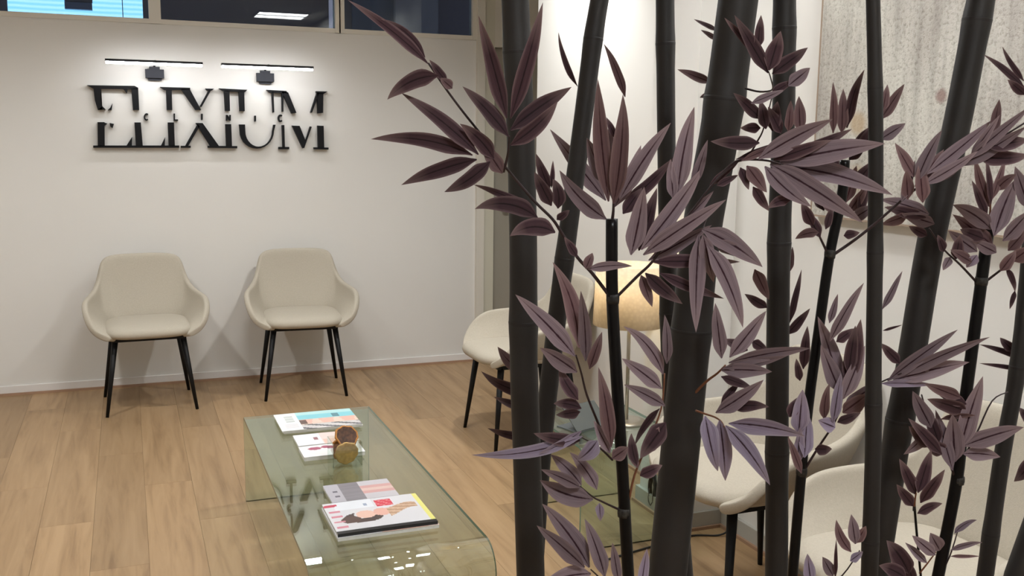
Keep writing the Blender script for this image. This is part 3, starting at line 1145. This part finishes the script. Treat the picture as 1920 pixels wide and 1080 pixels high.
# brochure on the side table
bro = empty('folded_brochure', (1.575, 3.25, TH2), 0.35)
tag(bro, 'dark grey folded brochure on the small glass side table', 'brochure')
bm = bmesh.new()
bx(bm, -0.085, 0.085, -0.055, 0.055, 0.0, 0.004)
obj('back_leaf', bm, GREYC, bro)
bm = bx(bmesh.new(), -0.085, 0.085, 0.0, 0.11, 0.0, 0.003)
bmesh.ops.rotate(bm, verts=bm.verts, cent=(0, 0, 0), matrix=Matrix.Rotation(0.75, 3, 'X'))
bmesh.ops.translate(bm, verts=bm.verts, vec=(0, -0.052, 0.004))
obj('front_leaf', bm, GREYC, bro)

# cables
bm = bmesh.new()
pts = []
for k in range(64):
    a = k/63*4*2*math.pi
    pts.append((1.893-0.006*math.cos(k*0.7), 3.262+0.020*math.cos(a)+0.004*math.sin(k), 0.090+0.066*math.sin(a)))
tube(bm, pts, 0.0035, 6)
tag(obj('cable_coil', bm, CABLE), 'coil of black cable hanging low against the wall under the side table', 'cable')
bm = bmesh.new()
tube(bm, spline([(1.50, 2.90, 0.0045), (1.72, 2.95, 0.0045), (1.90, 2.985, 0.0045), (2.00, 2.955, 0.0045), (2.038, 2.94, 0.03), (2.055, 2.935, 0.10), (2.061, 2.93, 0.22), (2.066, 2.92, 0.40)], 6), 0.0035, 6)
tag(obj('lamp_cord', bm, CABLE), 'thin black cord looping from the floor up the wall behind a chair', 'cable')

# ------------------------------------------------------------------ painting on the right wall
pt = empty('wall_painting', (2.08, 1.95, 1.23))
tag(pt, 'large textured off white and grey abstract canvas on the right wall', 'painting')
box('canvas', -0.030, -0.026, -0.62, 0.635, 0.0, 1.15, PAINTING, pt)
bm = bmesh.new()
for a in ((-0.626, -0.620, -0.006, 1.156), (0.635, 0.641, -0.006, 1.156)):
    bx(bm, -0.031, -0.002, a[0], a[1], a[2], a[3])
bx(bm, -0.031, -0.002, -0.620, 0.635, -0.006, 0.0)
bx(bm, -0.031, -0.002, -0.620, 0.635, 1.15, 1.156)
obj('edge_strip', bm, CANVAS_EDGE, pt)
box('stretcher', -0.026, 0.0, -0.617, 0.632, 0.003, 1.147, CANVAS_EDGE, pt)

# ------------------------------------------------------------------ bamboo poles
POLE_GROUP = 'thick dark bamboo poles'


def to_world(px, d):
    return [at(x, y, d) for x, y in px]


def pole(px, width, d, nodes, label, mtl=POLE):
    """px: image points top to bottom; the cane runs on to the floor and above the frame"""
    fine = spline(px, 5)
    P = [at(x, y, d) for x, y in fine]
    W = width if hasattr(width, '__len__') else (width, width)
    n = len(P)
    R = [px_size(p)*(W[0]+(W[1]-W[0])*i/(n-1))/2 for i, p in enumerate(P)]
    # continue above and below
    dt = (P[0]-P[3]).normalized()
    top = P[0] + dt*((2.52-P[0].z)/dt.z)
    db = (P[-1]-P[-4]).normalized()
    db = (db + Vector((0, 0, -0.9))).normalized()
    bot = P[-1] + db*((0.0-P[-1].z)/db.z)
    path = [top] + P + [P[-1].lerp(bot, 0.4), bot]
    rad = [R[0]] + R + [R[-1], R[-1]]
    bm = bmesh.new()
    # densify with node bulges
    dense, rr = [], []
    ys = [px[0][1]-400] + [f[1] for f in fine] + [px[-1][1]+600, px[-1][1]+1200]
    for i in range(len(path)-1):
        k = 10
        for j in range(k):
            t = j/k
            dense.append(path[i].lerp(path[i+1], t))
            rr.append(rad[i]+(rad[i+1]-rad[i])*t)
    dense.append(path[-1])
    rr.append(rad[-1])
    node_pts = []
    for ny in nodes:
        for i in range(len(fine)-1):
            if fine[i][1] <= ny <= fine[i+1][1]:
                t = (ny-fine[i][1])/(fine[i+1][1]-fine[i][1])
                node_pts.append((P[i].lerp(P[i+1], t), (P[i+1]-P[i]).normalized(), R[i]))
                break
    for q, ax, r in node_pts:
        for i, p in enumerate(dense):
            dist = (p-q).length
            rr[i] *= 1+0.07*math.exp(-(dist/0.022)**2)
    t = empty('bamboo_pole', bot)
    tag(t, label, 'bamboo pole', POLE_GROUP)
    tube(bm, [p-bot for p in dense], rr, 20)
    obj('cane', bm, mtl, t)
    for q, ax, r in node_pts:
        bm = bmesh.new()
        c = q-bot
        tube(bm, [c-ax*0.005, c-ax*0.0025, c+ax*0.0015, c+ax*0.005], [r*1.05, r*1.09, r*1.07, r*1.04], 20)
        obj('node_ring', bm, RINGM, t)
    return t


pole([(966, 0), (975, 225), (981, 450), (982, 675), (988, 855), (995, 1080)], (52, 53), 1.35, (100, 606), 'thick straight dark bamboo pole furthest left, in front of a chair')
pole([(1124, 0), (1112, 75), (1093, 225), (1063, 450), (1035, 675), (1016, 850), (1000, 1080)], (35, 36), 1.48, (75, 487), 'leaning dark bamboo pole crossing behind the leftmost pole near the bottom')
pole([(1247, 0), (1249, 225), (1252, 450), (1256, 675), (1266, 860), (1284, 1080)], (35, 32), 1.58, (84, 590), 'slim upright dark bamboo pole beside the lamp shade, behind the thickest pole')
pole([(1384, 0), (1353, 225), (1313, 450), (1292, 675), (1274, 855), (1251, 1080)], (74, 72), 1.38, (188, 620), 'thickest dark bamboo pole leaning left from top to bottom')
pole([(1471, 0), (1469, 225), (1461, 450), (1458, 675), (1457, 855), (1456, 1080)], (42, 42), 1.46, (55, 458, 850), 'upright dark bamboo pole directly right of the thickest pole')
pole([(1637, 0), (1642, 225), (1641, 450), (1638, 675), (1637, 855), (1630, 1080)], (26, 31), 1.36, (168, 476, 760, 1018), 'thin upright dark bamboo pole in front of the painting')
pole([(1839, 0), (1796, 225), (1746, 450), (1708, 675), (1676, 855), (1640, 1080)], (50, 50), 1.50, (40, 790), 'thick bamboo pole slanting across the painting from upper right')
pole([(2010, -100), (1950, 300), (1910, 675), (1879, 855), (1847, 1080)], (27, 30), 1.50, (470, 690, 1003), 'slim leaning bamboo pole at the right edge of the picture')
pole([(2110, 560), (2022, 760), (1947, 970), (1908, 1080)], (44, 46), 1.40, (700,), 'bamboo pole cutting the bottom right corner of the picture')

# ------------------------------------------------------------------ leafy bamboo plants
def leaf_mesh(b, tp, w, c, db, dt, sag):
    """cloth leaf: base, tip (image points), widest width, bow, distance at base and tip"""
    bxp, byp = b
    txp, typ = tp
    dx, dy = txp-bxp, typ-byp
    L = math.hypot(dx, dy)
    nx_, ny_ = -dy/L, dx/L
    if abs(dx) > abs(dy)*0.8:
        if ny_ > 0:
            nx_, ny_ = -nx_, -ny_
    elif nx_ < 0:
        nx_, ny_ = -nx_, -ny_
    S = 16
    ctr, per = [], []
    for k in range(S+1):
        t = k/S
        o = c*4*t*(1-t)
        d = db+(dt-db)*t - sag*4*t*(1-t)
        ctr.append(at(bxp+dx*t+nx_*o, byp+dy*t+ny_*o, d))
        per.append(at(bxp+dx*t+nx_*(o+1.0), byp+dy*t+ny_*(o+1.0), d)-ctr[-1])
    bm = bmesh.new()
    uvl = bm.loops.layers.uv.new('UVMap')
    rows = []
    tw = random.uniform(-0.5, 0.5)
    fold = random.uniform(0.15, 0.35)
    ph = random.uniform(0, 6)
    for k in range(S+1):
        t = k/S
        # narrow stalk, broad lower middle, long tapering point
        if t < 0.04:
            hw = 0.08+3*t
        elif t < 0.30:
            hw = 0.20+0.80*math.sin((t-0.04)/0.26*math.pi/2)
        else:
            hw = 1-((t-0.30)/0.70)**2.1
        hw = hw*w*0.545
        ax = (ctr[min(k+1, S)]-ctr[max(k-1, 0)]).normalized()
        pv = per[k].length
        side = per[k]-ax*per[k].dot(ax)
        if side.length < 1e-9:
            side = ax.cross(FWD)
        side.normalize()
        nrm = ax.cross(side).normalized()
        if nrm.dot(FWD) > 0:
            nrm = -nrm
        sd = (side*math.cos(tw*0.8)+nrm*math.sin(tw*0.8))
        nn = (nrm*math.cos(tw*0.8)-side*math.sin(tw*0.8))
        row = []
        for j, q in enumerate((-1, -0.55, 0, 0.55, 1)):
            wob = 0.05*math.sin(9*t+ph+q*2) if abs(q) == 1 else 0
            row.append(ctr[k] + sd*(hw*pv*(q+wob*(1 if q > 0 else -1))/max(0.75, math.cos(tw*0.8))) + nn*(abs(q)*hw*pv*fold))
        rows.append(row)
    org = ctr[0]
    V = [[bm.verts.new(p-org) for p in row] for row in rows]
    for k in range(S):
        for j in range(4):
            f = bm.faces.new((V[k][j], V[k][j+1], V[k+1][j+1], V[k+1][j]))
            f.smooth = True
            us = (0.0, 0.225, 0.5, 0.775, 1.0)
            for lp, (uu, vv) in zip(f.loops, ((us[j], k/S), (us[j+1], k/S), (us[j+1], (k+1)/S), (us[j], (k+1)/S))):
                lp[uvl].uv = (uu, vv)
    me = bpy.data.meshes.new('leaf')
    bm.to_mesh(me)
    bm.free()
    return me, org


class Plant:
    def __init__(self, px, w, d, label, nodes):
        fine = spline(px, 5)
        P = [at(x, y, d) for x, y in fine]
        R = [px_size(p)*w/2 for p in P]
        db = ((P[-1]-P[-4]).normalized()+Vector((0, 0, -0.9))).normalized()
        bot = P[-1]+db*((0.0-P[-1].z)/db.z)
        self.root = empty('bamboo_plant', bot)
        self.org = bot
        tag(self.root, label, 'bamboo plant', 'leafy artificial bamboo plants')
        bm = bmesh.new()
        tube(bm, [p-bot for p in P+[P[-1].lerp(bot, 0.5), bot]], R+[R[-1], R[-1]], 14)
        obj('stem', bm, STEM, self.root)
        for x, y in nodes:
            q = at(x, y, d)
            r = px_size(q)*w/2
            bm = bmesh.new()
            tube(bm, [q-bot+Vector((0, 0, k)) for k in (-0.006, -0.002, 0.002, 0.006)], [r*1.03, r*1.09, r*1.09, r*1.03], 14)
            obj('node_ring', bm, FLECK, self.root)
        self.cur = None

    def branch(self, px, w=5.0, d=(1.2, 1.2), m=None):
        fine = spline(px, 4)
        n = len(fine)
        P = [at(x, y, d[0]+(d[1]-d[0])*i/(n-1)) for i, (x, y) in enumerate(fine)]
        R = [px_size(p)*w*(1-0.45*i/(n-1))/2 for i, p in enumerate(P)]
        o = P[0]
        bm = bmesh.new()
        tube(bm, [p-o for p in P], R, 8)
        self.cur = obj('branch', bm, m or TWIG, self.root)
        self.cur.location = o-self.org
        self.curo = o
        return self

    def leaves(self, d, rows, spread=0.10):
        for r in rows:
            bxp, byp, txp, typ, w = r[:5]
            c = r[5] if len(r) > 5 and not isinstance(r[5], str) else 0
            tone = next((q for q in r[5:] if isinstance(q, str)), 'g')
            dd = next((q[0] for q in r[5:] if isinstance(q, tuple)), d)
            L = math.hypot(txp-bxp, typ-byp)*dd/FPX
            off = random.uniform(-0.32, 0.32)*L
            me, org = leaf_mesh((bxp, byp), (txp, typ), w, c, dd+random.uniform(-0.008, 0.008), dd+off*0.8, L*random.uniform(-0.05, 0.10))
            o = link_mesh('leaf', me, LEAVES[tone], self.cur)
            o.location = org-self.curo
        return self


# plant whose stem stands in front of the lamp
P1 = Plant([(1147, 410), (1148, 560), (1158, 740), (1168, 900), (1178, 1080)], 23, 1.20,
           'leafy purple bamboo with a black stem in front of the table lamp', [(1149, 560), (1170, 960)])
P1.branch([(1145, 558), (1110, 512), (1083, 483), (1055, 440), (1036, 411), (1002, 377), (950, 316), (910, 262), (870, 212), (835, 165), (803, 118)], 7, (1.2, 1.14))
P1.leaves(1.14, [
    (803, 120, 652, 0, 19, 6, 'm'), (797, 108, 713, 35, 13, 12, 'm'), (838, 155, 805, 112, 15, 'm'), (848, 166, 826, 146, 17, 'p'), (822, 142, 726, 187, 30, 12, 'm'),
    (897, 290, 752, 174, 27, 6, 'm'), (886, 291, 695, 261, 27, 14, 'm'), (894, 299, 752, 347, 28, 4, 'm'), (919, 303, 833, 360, 27, -6, 'm'), (926, 298, 862, 232, 28, 6, 'm'), (942, 325, 906, 270, 27, 'p')])
P1.leaves(1.17, [
    (1003, 395, 887, 346, 15, 4, 'm'), (1008, 409, 890, 392, 31, 18, 'm'), (1041, 436, 956, 443, 32, 14, 'm'),
    (1034, 386, 1002, 322, 24, 'm'), (1030, 358, 1005, 288, 19, 'm'), (1034, 352, 1037, 301, 9, 'm'), (1046, 391, 1036, 335, 23, 6, 'm'), (1044, 412, 1068, 394, 14, 'm'),
    (1098, 504, 1111, 474, 17, 'p'), (1102, 505, 1186, 499, 17, 4), (1082, 482, 1058, 444, 15, 'm')])
P1.branch([(944, 322), (952, 290), (955, 255)], 6, (1.14, 1.12))
P1.leaves(1.12, [(950, 222, 897, 29, 28, 2, 'm'), (957, 222, 1018, 4, 28, 2, 'm'), (953, 256, 867, 162, 27, 4, 'm'), (957, 244, 1072, 163, 32, 4, 'm'), (957, 272, 1046, 190, 28, -6, 'm')])
P1.branch([(1147, 420), (1150, 395), (1150, 375)], 7, (1.2, 1.19))
P1.leaves(1.19, [
    (1141, 378, 1121, 148, 30, -3, 'p'), (1150, 382, 1168, 176, 30, 6, 'p'), (1136, 376, 1031, 242, 28, 'g', (1.53,)), (1137, 411, 1049, 319, 31, -8), (1152, 388, 1202, 272, 26, 4),
    (1162, 374, 1258, 230, 28, -4), (1168, 384, 1262, 296, 22, -4, 'm'), (1168, 401, 1204, 352, 22, 'm'), (1083, 162, 1047, 60, 10, -6, 'm', (1.54,)), (1172, 182, 1132, 82, 15, 4, 'p', (1.54,)),
    (1155, 260, 1137, 220, 12, 'm'), (1136, 347, 1100, 258, 27, 'g'), (1150, 378, 1142, 232, 26, 'g')])
P1.branch([(1155, 558), (1195, 518), (1222, 492), (1250, 452), (1300, 392), (1345, 336), (1400, 290)], 6, (1.2, 1.16))
P1.leaves(1.18, [
    (1183, 478, 1208, 350, 32, 2), (1198, 470, 1232, 352, 24, 'm'), (1202, 468, 1318, 313, 34, 4), (1206, 478, 1362, 374, 30, 2), (1216, 488, 1335, 422, 26), (1270, 367, 1302, 200, 32, -4),
    (1262, 372, 1257, 298, 20), (1300, 350, 1327, 262, 17), (1222, 491, 1388, 491, 23, 1, 'm'), (1210, 512, 1280, 570, 25, -2, 'm'), (1236, 512, 1358, 560, 19, -3, 'm'), (1202, 516, 1223, 576, 20, 'p'),
    (1330, 348, 1386, 302, 12, 'm'), (1344, 348, 1384, 328, 13, 'm'), (1290, 408, 1338, 358, 15)])
P1.branch([(1345, 336), (1380, 303), (1430, 300), (1465, 308)], 6, (1.17, 1.15))
P1.leaves(1.15, [
    (1422, 298, 1562, 223, 33, 4), (1462, 305, 1660, 269, 40, 4), (1462, 312, 1674, 366, 38, 10), (1444, 308, 1618, 418, 37, 4), (1434, 312, 1522, 388, 30, -6), (1400, 311, 1438, 361, 27, 'p'),
    (1388, 314, 1404, 356, 17, 'm'), (1424, 268, 1332, 265, 25, -2, 'm'), (1380, 299, 1505, 259, 15, 'm'), (1390, 301, 1470, 266, 13, 'p'), (1490, 291, 1598, 242, 20, 'm'), (1500, 289, 1582, 263, 18, 'm'),
    (1412, 350, 1442, 396, 18, 'm'), (1482, 376, 1440, 391, 19, 6, 'm'), (1450, 300, 1560, 262, 22, 'm')])
P1.branch([(1330, 395), (1322, 415), (1318, 432)], 6, (1.18, 1.16))
P1.leaves(1.16, [(1316, 430, 1430, 501, 36, 6), (1310, 440, 1305, 624, 31, -2), (1326, 460, 1393, 615, 33, 8), (1340, 452, 1408, 482, 24), (1318, 440, 1338, 530, 27)])
P1.leaves(1.34, [(1415, 505, 1442, 562, 21, 'p'), (1438, 577, 1396, 551, 17, 'm'), (1402, 657, 1356, 636, 20, 'm'), (1410, 640, 1440, 658, 18, 'm')])
P1.branch([(1300, 740), (1325, 715), (1345, 700), (1360, 685)], 6, (1.36, 1.3), TWIGO)
P1.leaves(1.30, [(1353, 672, 1341, 568, 24), (1368, 670, 1437, 583, 29), (1366, 680, 1520, 653, 25, 4), (1352, 694, 1448, 697, 27, 2), (1352, 706, 1412, 728, 16, 'm'), (1342, 774, 1432, 712, 29, -2), (1352, 757, 1388, 714, 13, 'm'), (1370, 765, 1442, 763, 20, 4, 'm'), (1355, 690, 1475, 668, 20)])
P1.branch([(1305, 770), (1322, 776), (1340, 782), (1352, 790), (1358, 800)], 4.5, (1.32, 1.26), TWIGO)
P1.leaves(1.26, [(1322, 780, 1346, 884, 32, -2, 'b'), (1349, 788, 1360, 902, 31, 2, 'b'), (1360, 798, 1444, 910, 30, 6, 'b'), (1366, 794, 1510, 818, 31, 6, 'b')])
P1.branch([(1142, 848), (1120, 790), (1100, 740), (1090, 700), (1080, 666)], 5.5, (1.2, 1.16))
P1.leaves(1.165, [
    (1078, 668, 966, 552, 32, 4), (1085, 652, 1036, 491, 29, 12, 'p'), (1098, 677, 1089, 545, 23, 3), (1082, 698, 1012, 652, 31, 2), (1105, 692, 1129, 622, 19, 'p'), (1146, 838, 1122, 688, 26, 3, 'p'),
    (1084, 750, 1048, 690, 23, -3, 'm'), (1090, 766, 1038, 757, 20, 4, 'm'), (1088, 772, 1042, 778, 20, 'm'), (1144, 850, 1113, 788, 19), (1148, 860, 1178, 838, 23, 'p')])
P1.leaves(1.46, [(1008, 738, 902, 696, 22, -10, 'm'), (1004, 768, 926, 744, 16, -3, 'm'), (1004, 824, 914, 803, 15, -3, 'm'), (985, 702, 933, 650, 21, -4, 'p')])
P1.branch([(1148, 862), (1122, 838), (1090, 820)], 4.5, (1.2, 1.13))
P1.leaves(1.13, [(1092, 818, 884, 853, 20, -12, 'b'), (1088, 826, 1000, 812, 22, -4, 'm'), (1120, 826, 1082, 863, 31, -3, 'b'), (1090, 808, 1010, 850, 18, -4, 'b')])
P1.branch([(1162, 956), (1132, 942), (1112, 932), (1088, 912)], 4.5, (1.2, 1.16))
P1.leaves(1.16, [(1112, 936, 1012, 900, 35, -8), (1088, 914, 1014, 880, 21, 2), (1090, 910, 1032, 852, 25, 4), (1119, 918, 1068, 848, 24, 5), (1124, 943, 1126, 977, 15, 'b')])
P1.branch([(1175, 1130), (1140, 1098), (1108, 1068)], 4.5, (1.2, 1.15))
P1.leaves(1.15, [(1105, 1064, 1016, 944, 32, 6), (1096, 1064, 1006, 985, 29, 2), (1134, 1082, 1096, 972, 27, 3), (1108, 1076, 1015, 1098, 30, 6), (1160, 1092, 1148, 1017, 18), (1202, 1100, 1213, 1028, 19, 'b')])
P1.branch([(1178, 945), (1190, 890), (1215, 830), (1240, 765), (1246, 700)], 5, (1.2, 1.18), TWIGO)
P1.leaves(1.18, [
    (1243, 702, 1169, 612, 24, 12), (1241, 729, 1166, 672, 26, 2), (1247, 761, 1170, 721, 22, 2), (1237, 766, 1190, 836, 12, -5, 'm'), (1248, 792, 1200, 860, 30, 'm'), (1194, 872, 1184, 812, 18, -3, 'm'),
    (1200, 892, 1242, 872, 20, 'm'), (1250, 682, 1246, 590, 18, 3), (1212, 850, 1236, 800, 22, 'p'), (1196, 878, 1178, 830, 14, 'p')])
P1.branch([(1398, 166), (1425, 172), (1448, 168), (1446, 150), (1441, 134)], 4, (1.36, 1.2))
P1.leaves(1.20, [
    (1440, 137, 1377, 28, 25, 'm'), (1420, 100, 1358, 33, 14, 'm'), (1420, 92, 1427, 28, 19, 'm'), (1441, 132, 1464, 58, 30, 'm'), (1448, 139, 1515, 89, 24, 'm'), (1478, 161, 1519, 127, 24), (1446, 176, 1488, 150, 15, 'm'), (1408, 194, 1472, 168, 14)])
P1.branch([(1400, 300), (1420, 265), (1432, 240), (1450, 172)], 4, (1.3, 1.24))
P1.leaves(1.25, [
    (1427, 223, 1375, 174, 22, 'm'), (1436, 242, 1426, 188, 20, 'm'), (1448, 246, 1458, 190, 22, 'm'), (1478, 246, 1483, 188, 16, 'p'), (1500, 248, 1498, 180, 21, 'p'), (1426, 240, 1388, 240, 18, 'm'), (1465, 250, 1440, 200, 22, 'm')])
P1.leaves(1.46, [(1345, 58, 1301, 36, 9), (1345, 74, 1314, 56, 9), (1334, 155, 1270, 130, 17, 'p'), (1330, 176, 1312, 183, 9)])
P1.leaves(1.50, [(1480, 606, 1503, 505, 13, 'm'), (1475, 628, 1519, 578, 18, 'm'), (1506, 692, 1514, 611, 17, 'm'), (1482, 508, 1486, 462, 10, 'p')])

# plant between the thickest pole and the slanting one
P2 = Plant([(1584, 300), (1578, 370), (1556, 475), (1535, 620), (1517, 750), (1503, 880), (1486, 1080)], 19, 1.32,
           'leafy purple bamboo with a black stem left of the thin upright pole', [(1556, 476), (1503, 884)])
P2.branch([(1553, 478), (1535, 440), (1515, 398)], 5, (1.32, 1.3))
P2.leaves(1.30, [(1524, 424, 1503, 378, 19, 'm'), (1538, 446, 1511, 392, 19, 'm'), (1535, 436, 1491, 448, 16, 4, 'p'), (1582, 442, 1612, 436, 15, 'm'), (1548, 430, 1560, 385, 15, 'm')])
P2.leaves(1.42, [
    (1562, 250, 1562, 153, 17, 'p'), (1578, 250, 1581, 166, 21, 'p'), (1588, 240, 1621, 130, 19, -6, 'm'), (1612, 285, 1652, 222, 24, 'm'), (1650, 225, 1696, 157, 20, 'p'), (1655, 208, 1664, 158, 17, 'p'), (1650, 262, 1698, 231, 20),
    (1600, 350, 1640, 300, 20, 'm'), (1590, 400, 1628, 345, 20, 'p'), (1600, 410, 1640, 385, 20), (1575, 330, 1560, 290, 18, 'm'), (1610, 400, 1628, 330, 20, 'm'), (1586, 380, 1606, 310, 20, 'p'), (1600, 280, 1636, 235, 18, 'm'), (1592, 300, 1628, 262, 18, 'm'), (1545, 395, 1522, 345, 18, 'm'), (1560, 400, 1536, 352, 20, 'p')])
P2.branch([(1562, 478), (1605, 448), (1640, 420), (1670, 394), (1720, 352), (1800, 302), (1870, 262), (1930, 225)], 6, (1.32, 1.28))
P2.leaves(1.28, [
    (1714, 332, 1678, 268, 25, 'p'), (1718, 342, 1766, 244, 22, -3), (1738, 326, 1860, 225, 24, -2), (1732, 346, 1834, 283, 19, -2), (1742, 336, 1801, 314, 22), (1690, 378, 1716, 300, 17), (1730, 380, 1724, 303, 26, 'p'),
    (1702, 374, 1699, 318, 22, 'p'), (1798, 312, 1926, 236, 23, -2), (1810, 302, 1936, 196, 20), (1862, 250, 1874, 186, 16, 'p'), (1820, 294, 1875, 215, 16), (1850, 276, 1930, 262, 26, 'm'), (1832, 292, 1930, 290, 28, -6, 'm'),
    (1715, 350, 1770, 280, 20, 'p')])
P2.leaves(1.43, [(1742, 402, 1648, 374, 23, 4), (1736, 408, 1658, 388, 22, 'm'), (1702, 404, 1652, 421, 20, 'p'), (1738, 442, 1704, 424, 17, 'm'), (1752, 420, 1690, 400, 24)])
P2.leaves(1.30, [(1922, 166, 1844, 102, 15, 2, 'm'), (1920, 152, 1879, 87, 10, -3, 'm'), (1922, 178, 1889, 149, 16, 'm')])
P2.branch([(1508, 882), (1535, 838), (1560, 800), (1575, 768), (1580, 740)], 5, (1.32, 1.26))
P2.leaves(1.265, [
    (1577, 740, 1533, 593, 34, 3), (1575, 736, 1539, 646, 27), (1556, 640, 1620, 530, 22, -3), (1555, 606, 1571, 551, 12), (1568, 641, 1602, 616, 18, 'm'), (1586, 722, 1614, 598, 29, 2, 'm'), (1581, 748, 1622, 648, 31),
    (1582, 766, 1645, 716, 25, 'g', (1.40,)), (1580, 774, 1628, 738, 34, 'p', (1.40,)), (1562, 792, 1577, 698, 20, 'b'), (1546, 787, 1556, 718, 16, -4, 'p'), (1566, 802, 1534, 788, 24, 'b'), (1570, 792, 1614, 774, 17, 'm'),
    (1528, 842, 1560, 842, 21, 'm'), (1590, 700, 1604, 610, 22, 'm')])
P2.branch([(1500, 886), (1488, 850), (1478, 820)], 4, (1.32, 1.28))
P2.leaves(1.27, [(1497, 812, 1505, 730, 31, 'b'), (1508, 858, 1514, 772, 27, 'b'), (1503, 888, 1477, 818, 15, 'p'), (1480, 782, 1498, 744, 20, 'm'), (1500, 714, 1493, 672, 13, 'm'), (1495, 870, 1500, 800, 22, 'b')])
P2.branch([(1630, 730), (1655, 715), (1690, 700)], 4, (1.42, 1.38))
P2.leaves(1.385, [(1664, 714, 1796, 618, 23, 2), (1688, 706, 1856, 632, 22, 5), (1675, 714, 1818, 679, 28, 3), (1652, 719, 1752, 722, 14, 2, 'b'), (1687, 682, 1650, 643, 19, 'm'), (1654, 580, 1692, 508, 13), (1655, 620, 1692, 609, 5, 'm'), (1690, 720, 1745, 690, 20)])
P2.branch([(1490, 1100), (1540, 1105), (1580, 1078), (1612, 1032)], 4, (1.32, 1.3))
P2.leaves(1.29, [(1596, 1035, 1568, 974, 18, -6, 'p'), (1604, 1020, 1596, 964, 21), (1605, 1018, 1624, 986, 17, 'p'), (1594, 1052, 1618, 1034, 15, 'b'), (1562, 1080, 1542, 1044, 21), (1520, 1092, 1514, 1038, 20, 'b'), (1566, 1085, 1568, 1010, 7, 'm')])

# plant at the right with its broken top before the painting
P3 = Plant([(1857, 402), (1840, 528), (1822, 660), (1805, 790), (1794, 900), (1758, 1085)], 22, 1.44,
           'leafy purple bamboo with a black stem below the painting at right', [(1840, 527), (1796, 900)])
P3.branch([(1856, 408), (1857, 385), (1857, 360)], 4, (1.44, 1.42), TWIGO)
P3.leaves(1.42, [
    (1855, 388, 1827, 294, 18, -3, 'p'), (1858, 384, 1849, 292, 14, 'm'), (1860, 374, 1886, 294, 15, 'p'), (1868, 358, 1906, 327, 19, 4, 'p'), (1850, 407, 1822, 338, 17, 'm'), (1858, 430, 1786, 384, 30, 6), (1864, 442, 1906, 335, 30, -3),
    (1880, 452, 1934, 392, 30), (1862, 462, 1786, 402, 26, 2, 'p'), (1930, 392, 1903, 312, 26, 'g'), (1832, 472, 1778, 432, 24), (1822, 492, 1782, 468, 20, 'p'), (1868, 474, 1826, 452, 22), (1890, 470, 1925, 430, 24, 'p'), (1845, 448, 1800, 430, 24, 'm')])
P3.branch([(1830, 528), (1800, 496), (1770, 468), (1742, 428)], 5, (1.44, 1.42))
P3.leaves(1.42, [(1782, 482, 1768, 507, 13), (1832, 478, 1812, 502, 18, 'b'), (1792, 486, 1800, 440, 20, 'm'), (1770, 472, 1758, 440, 16, 'm')])
P3.branch([(1848, 528), (1885, 500), (1930, 468)], 5, (1.44, 1.42))
P3.leaves(1.42, [(1886, 502, 1903, 548, 10, 4, 'm'), (1903, 545, 1893, 580, 9, 'm'), (1898, 490, 1935, 462, 26, 'p'), (1876, 508, 1905, 470, 20, 'p')])
P3.leaves(1.53, [(1918, 674, 1836, 646, 11, 3, 'm'), (1918, 692, 1836, 681, 8, 'm'), (1900, 658, 1875, 633, 16, 'm'), (1930, 792, 1911, 764, 17, 'm')])
P3.branch([(1792, 898), (1772, 850), (1745, 800), (1728, 740)], 5, (1.44, 1.4))
P3.leaves(1.40, [
    (1746, 802, 1711, 733, 26), (1802, 746, 1733, 719, 22, 'p'), (1812, 772, 1738, 748, 27, 2, 'm'), (1812, 758, 1755, 735, 20, 'm'), (1764, 786, 1830, 779, 12, 3, 'p'), (1766, 852, 1703, 784, 22, 'm'), (1752, 836, 1704, 799, 28, 'm'),
    (1741, 807, 1694, 852, 24, -3), (1786, 882, 1754, 768, 23), (1790, 866, 1786, 776, 34), (1800, 842, 1843, 705, 32, -2), (1808, 836, 1920, 801, 31, 3), (1806, 851, 1876, 857, 23, 3), (1772, 848, 1736, 828, 27, 'm'), (1760, 830, 1740, 770, 22, 'm')])
P3.branch([(1800, 870), (1830, 815), (1860, 752), (1890, 735)], 4, (1.44, 1.45))
P3.leaves(1.53, [(1938, 858, 1901, 903, 25, -3, 'm')])
P3.branch([(1756, 1090), (1780, 1045), (1795, 998)], 3.5, (1.44, 1.42))
P3.leaves(1.42, [(1790, 1000, 1832, 975, 15, 5, 'b'), (1782, 1032, 1842, 1017, 10, 3), (1782, 1043, 1838, 1043, 6, 'p')])

# small side shoot rising from below
P4 = Plant([(1714, 940), (1718, 990), (1727, 1085)], 4.5, 1.30, 'slender leafy bamboo shoot low in front of the nearest chair', [(1714, 950)])
P4.branch([(1714, 950), (1716, 935), (1718, 924)], 4, (1.30, 1.29), TWIGO)
P4.leaves(1.29, [(1717, 927, 1686, 860, 23, 'm'), (1721, 924, 1746, 843, 23, 'm'), (1726, 943, 1772, 880, 24, -2, 'm'), (1720, 963, 1767, 944, 18, 3, 'm'), (1712, 949, 1681, 908, 20, 'm')])
P4.branch([(1724, 1075), (1740, 1055), (1755, 1035)], 3.5, (1.30, 1.29), TWIGO)
P4.leaves(1.29, [(1754, 1041, 1710, 1004, 21), (1738, 1056, 1697, 1017, 14), (1762, 1032, 1744, 999, 27), (1704, 1075, 1662, 1013, 33, 4, 'm'), (1698, 1084, 1648, 1060, 26, 3, 'm'), (1712, 1090, 1699, 1048, 19, 'm')])
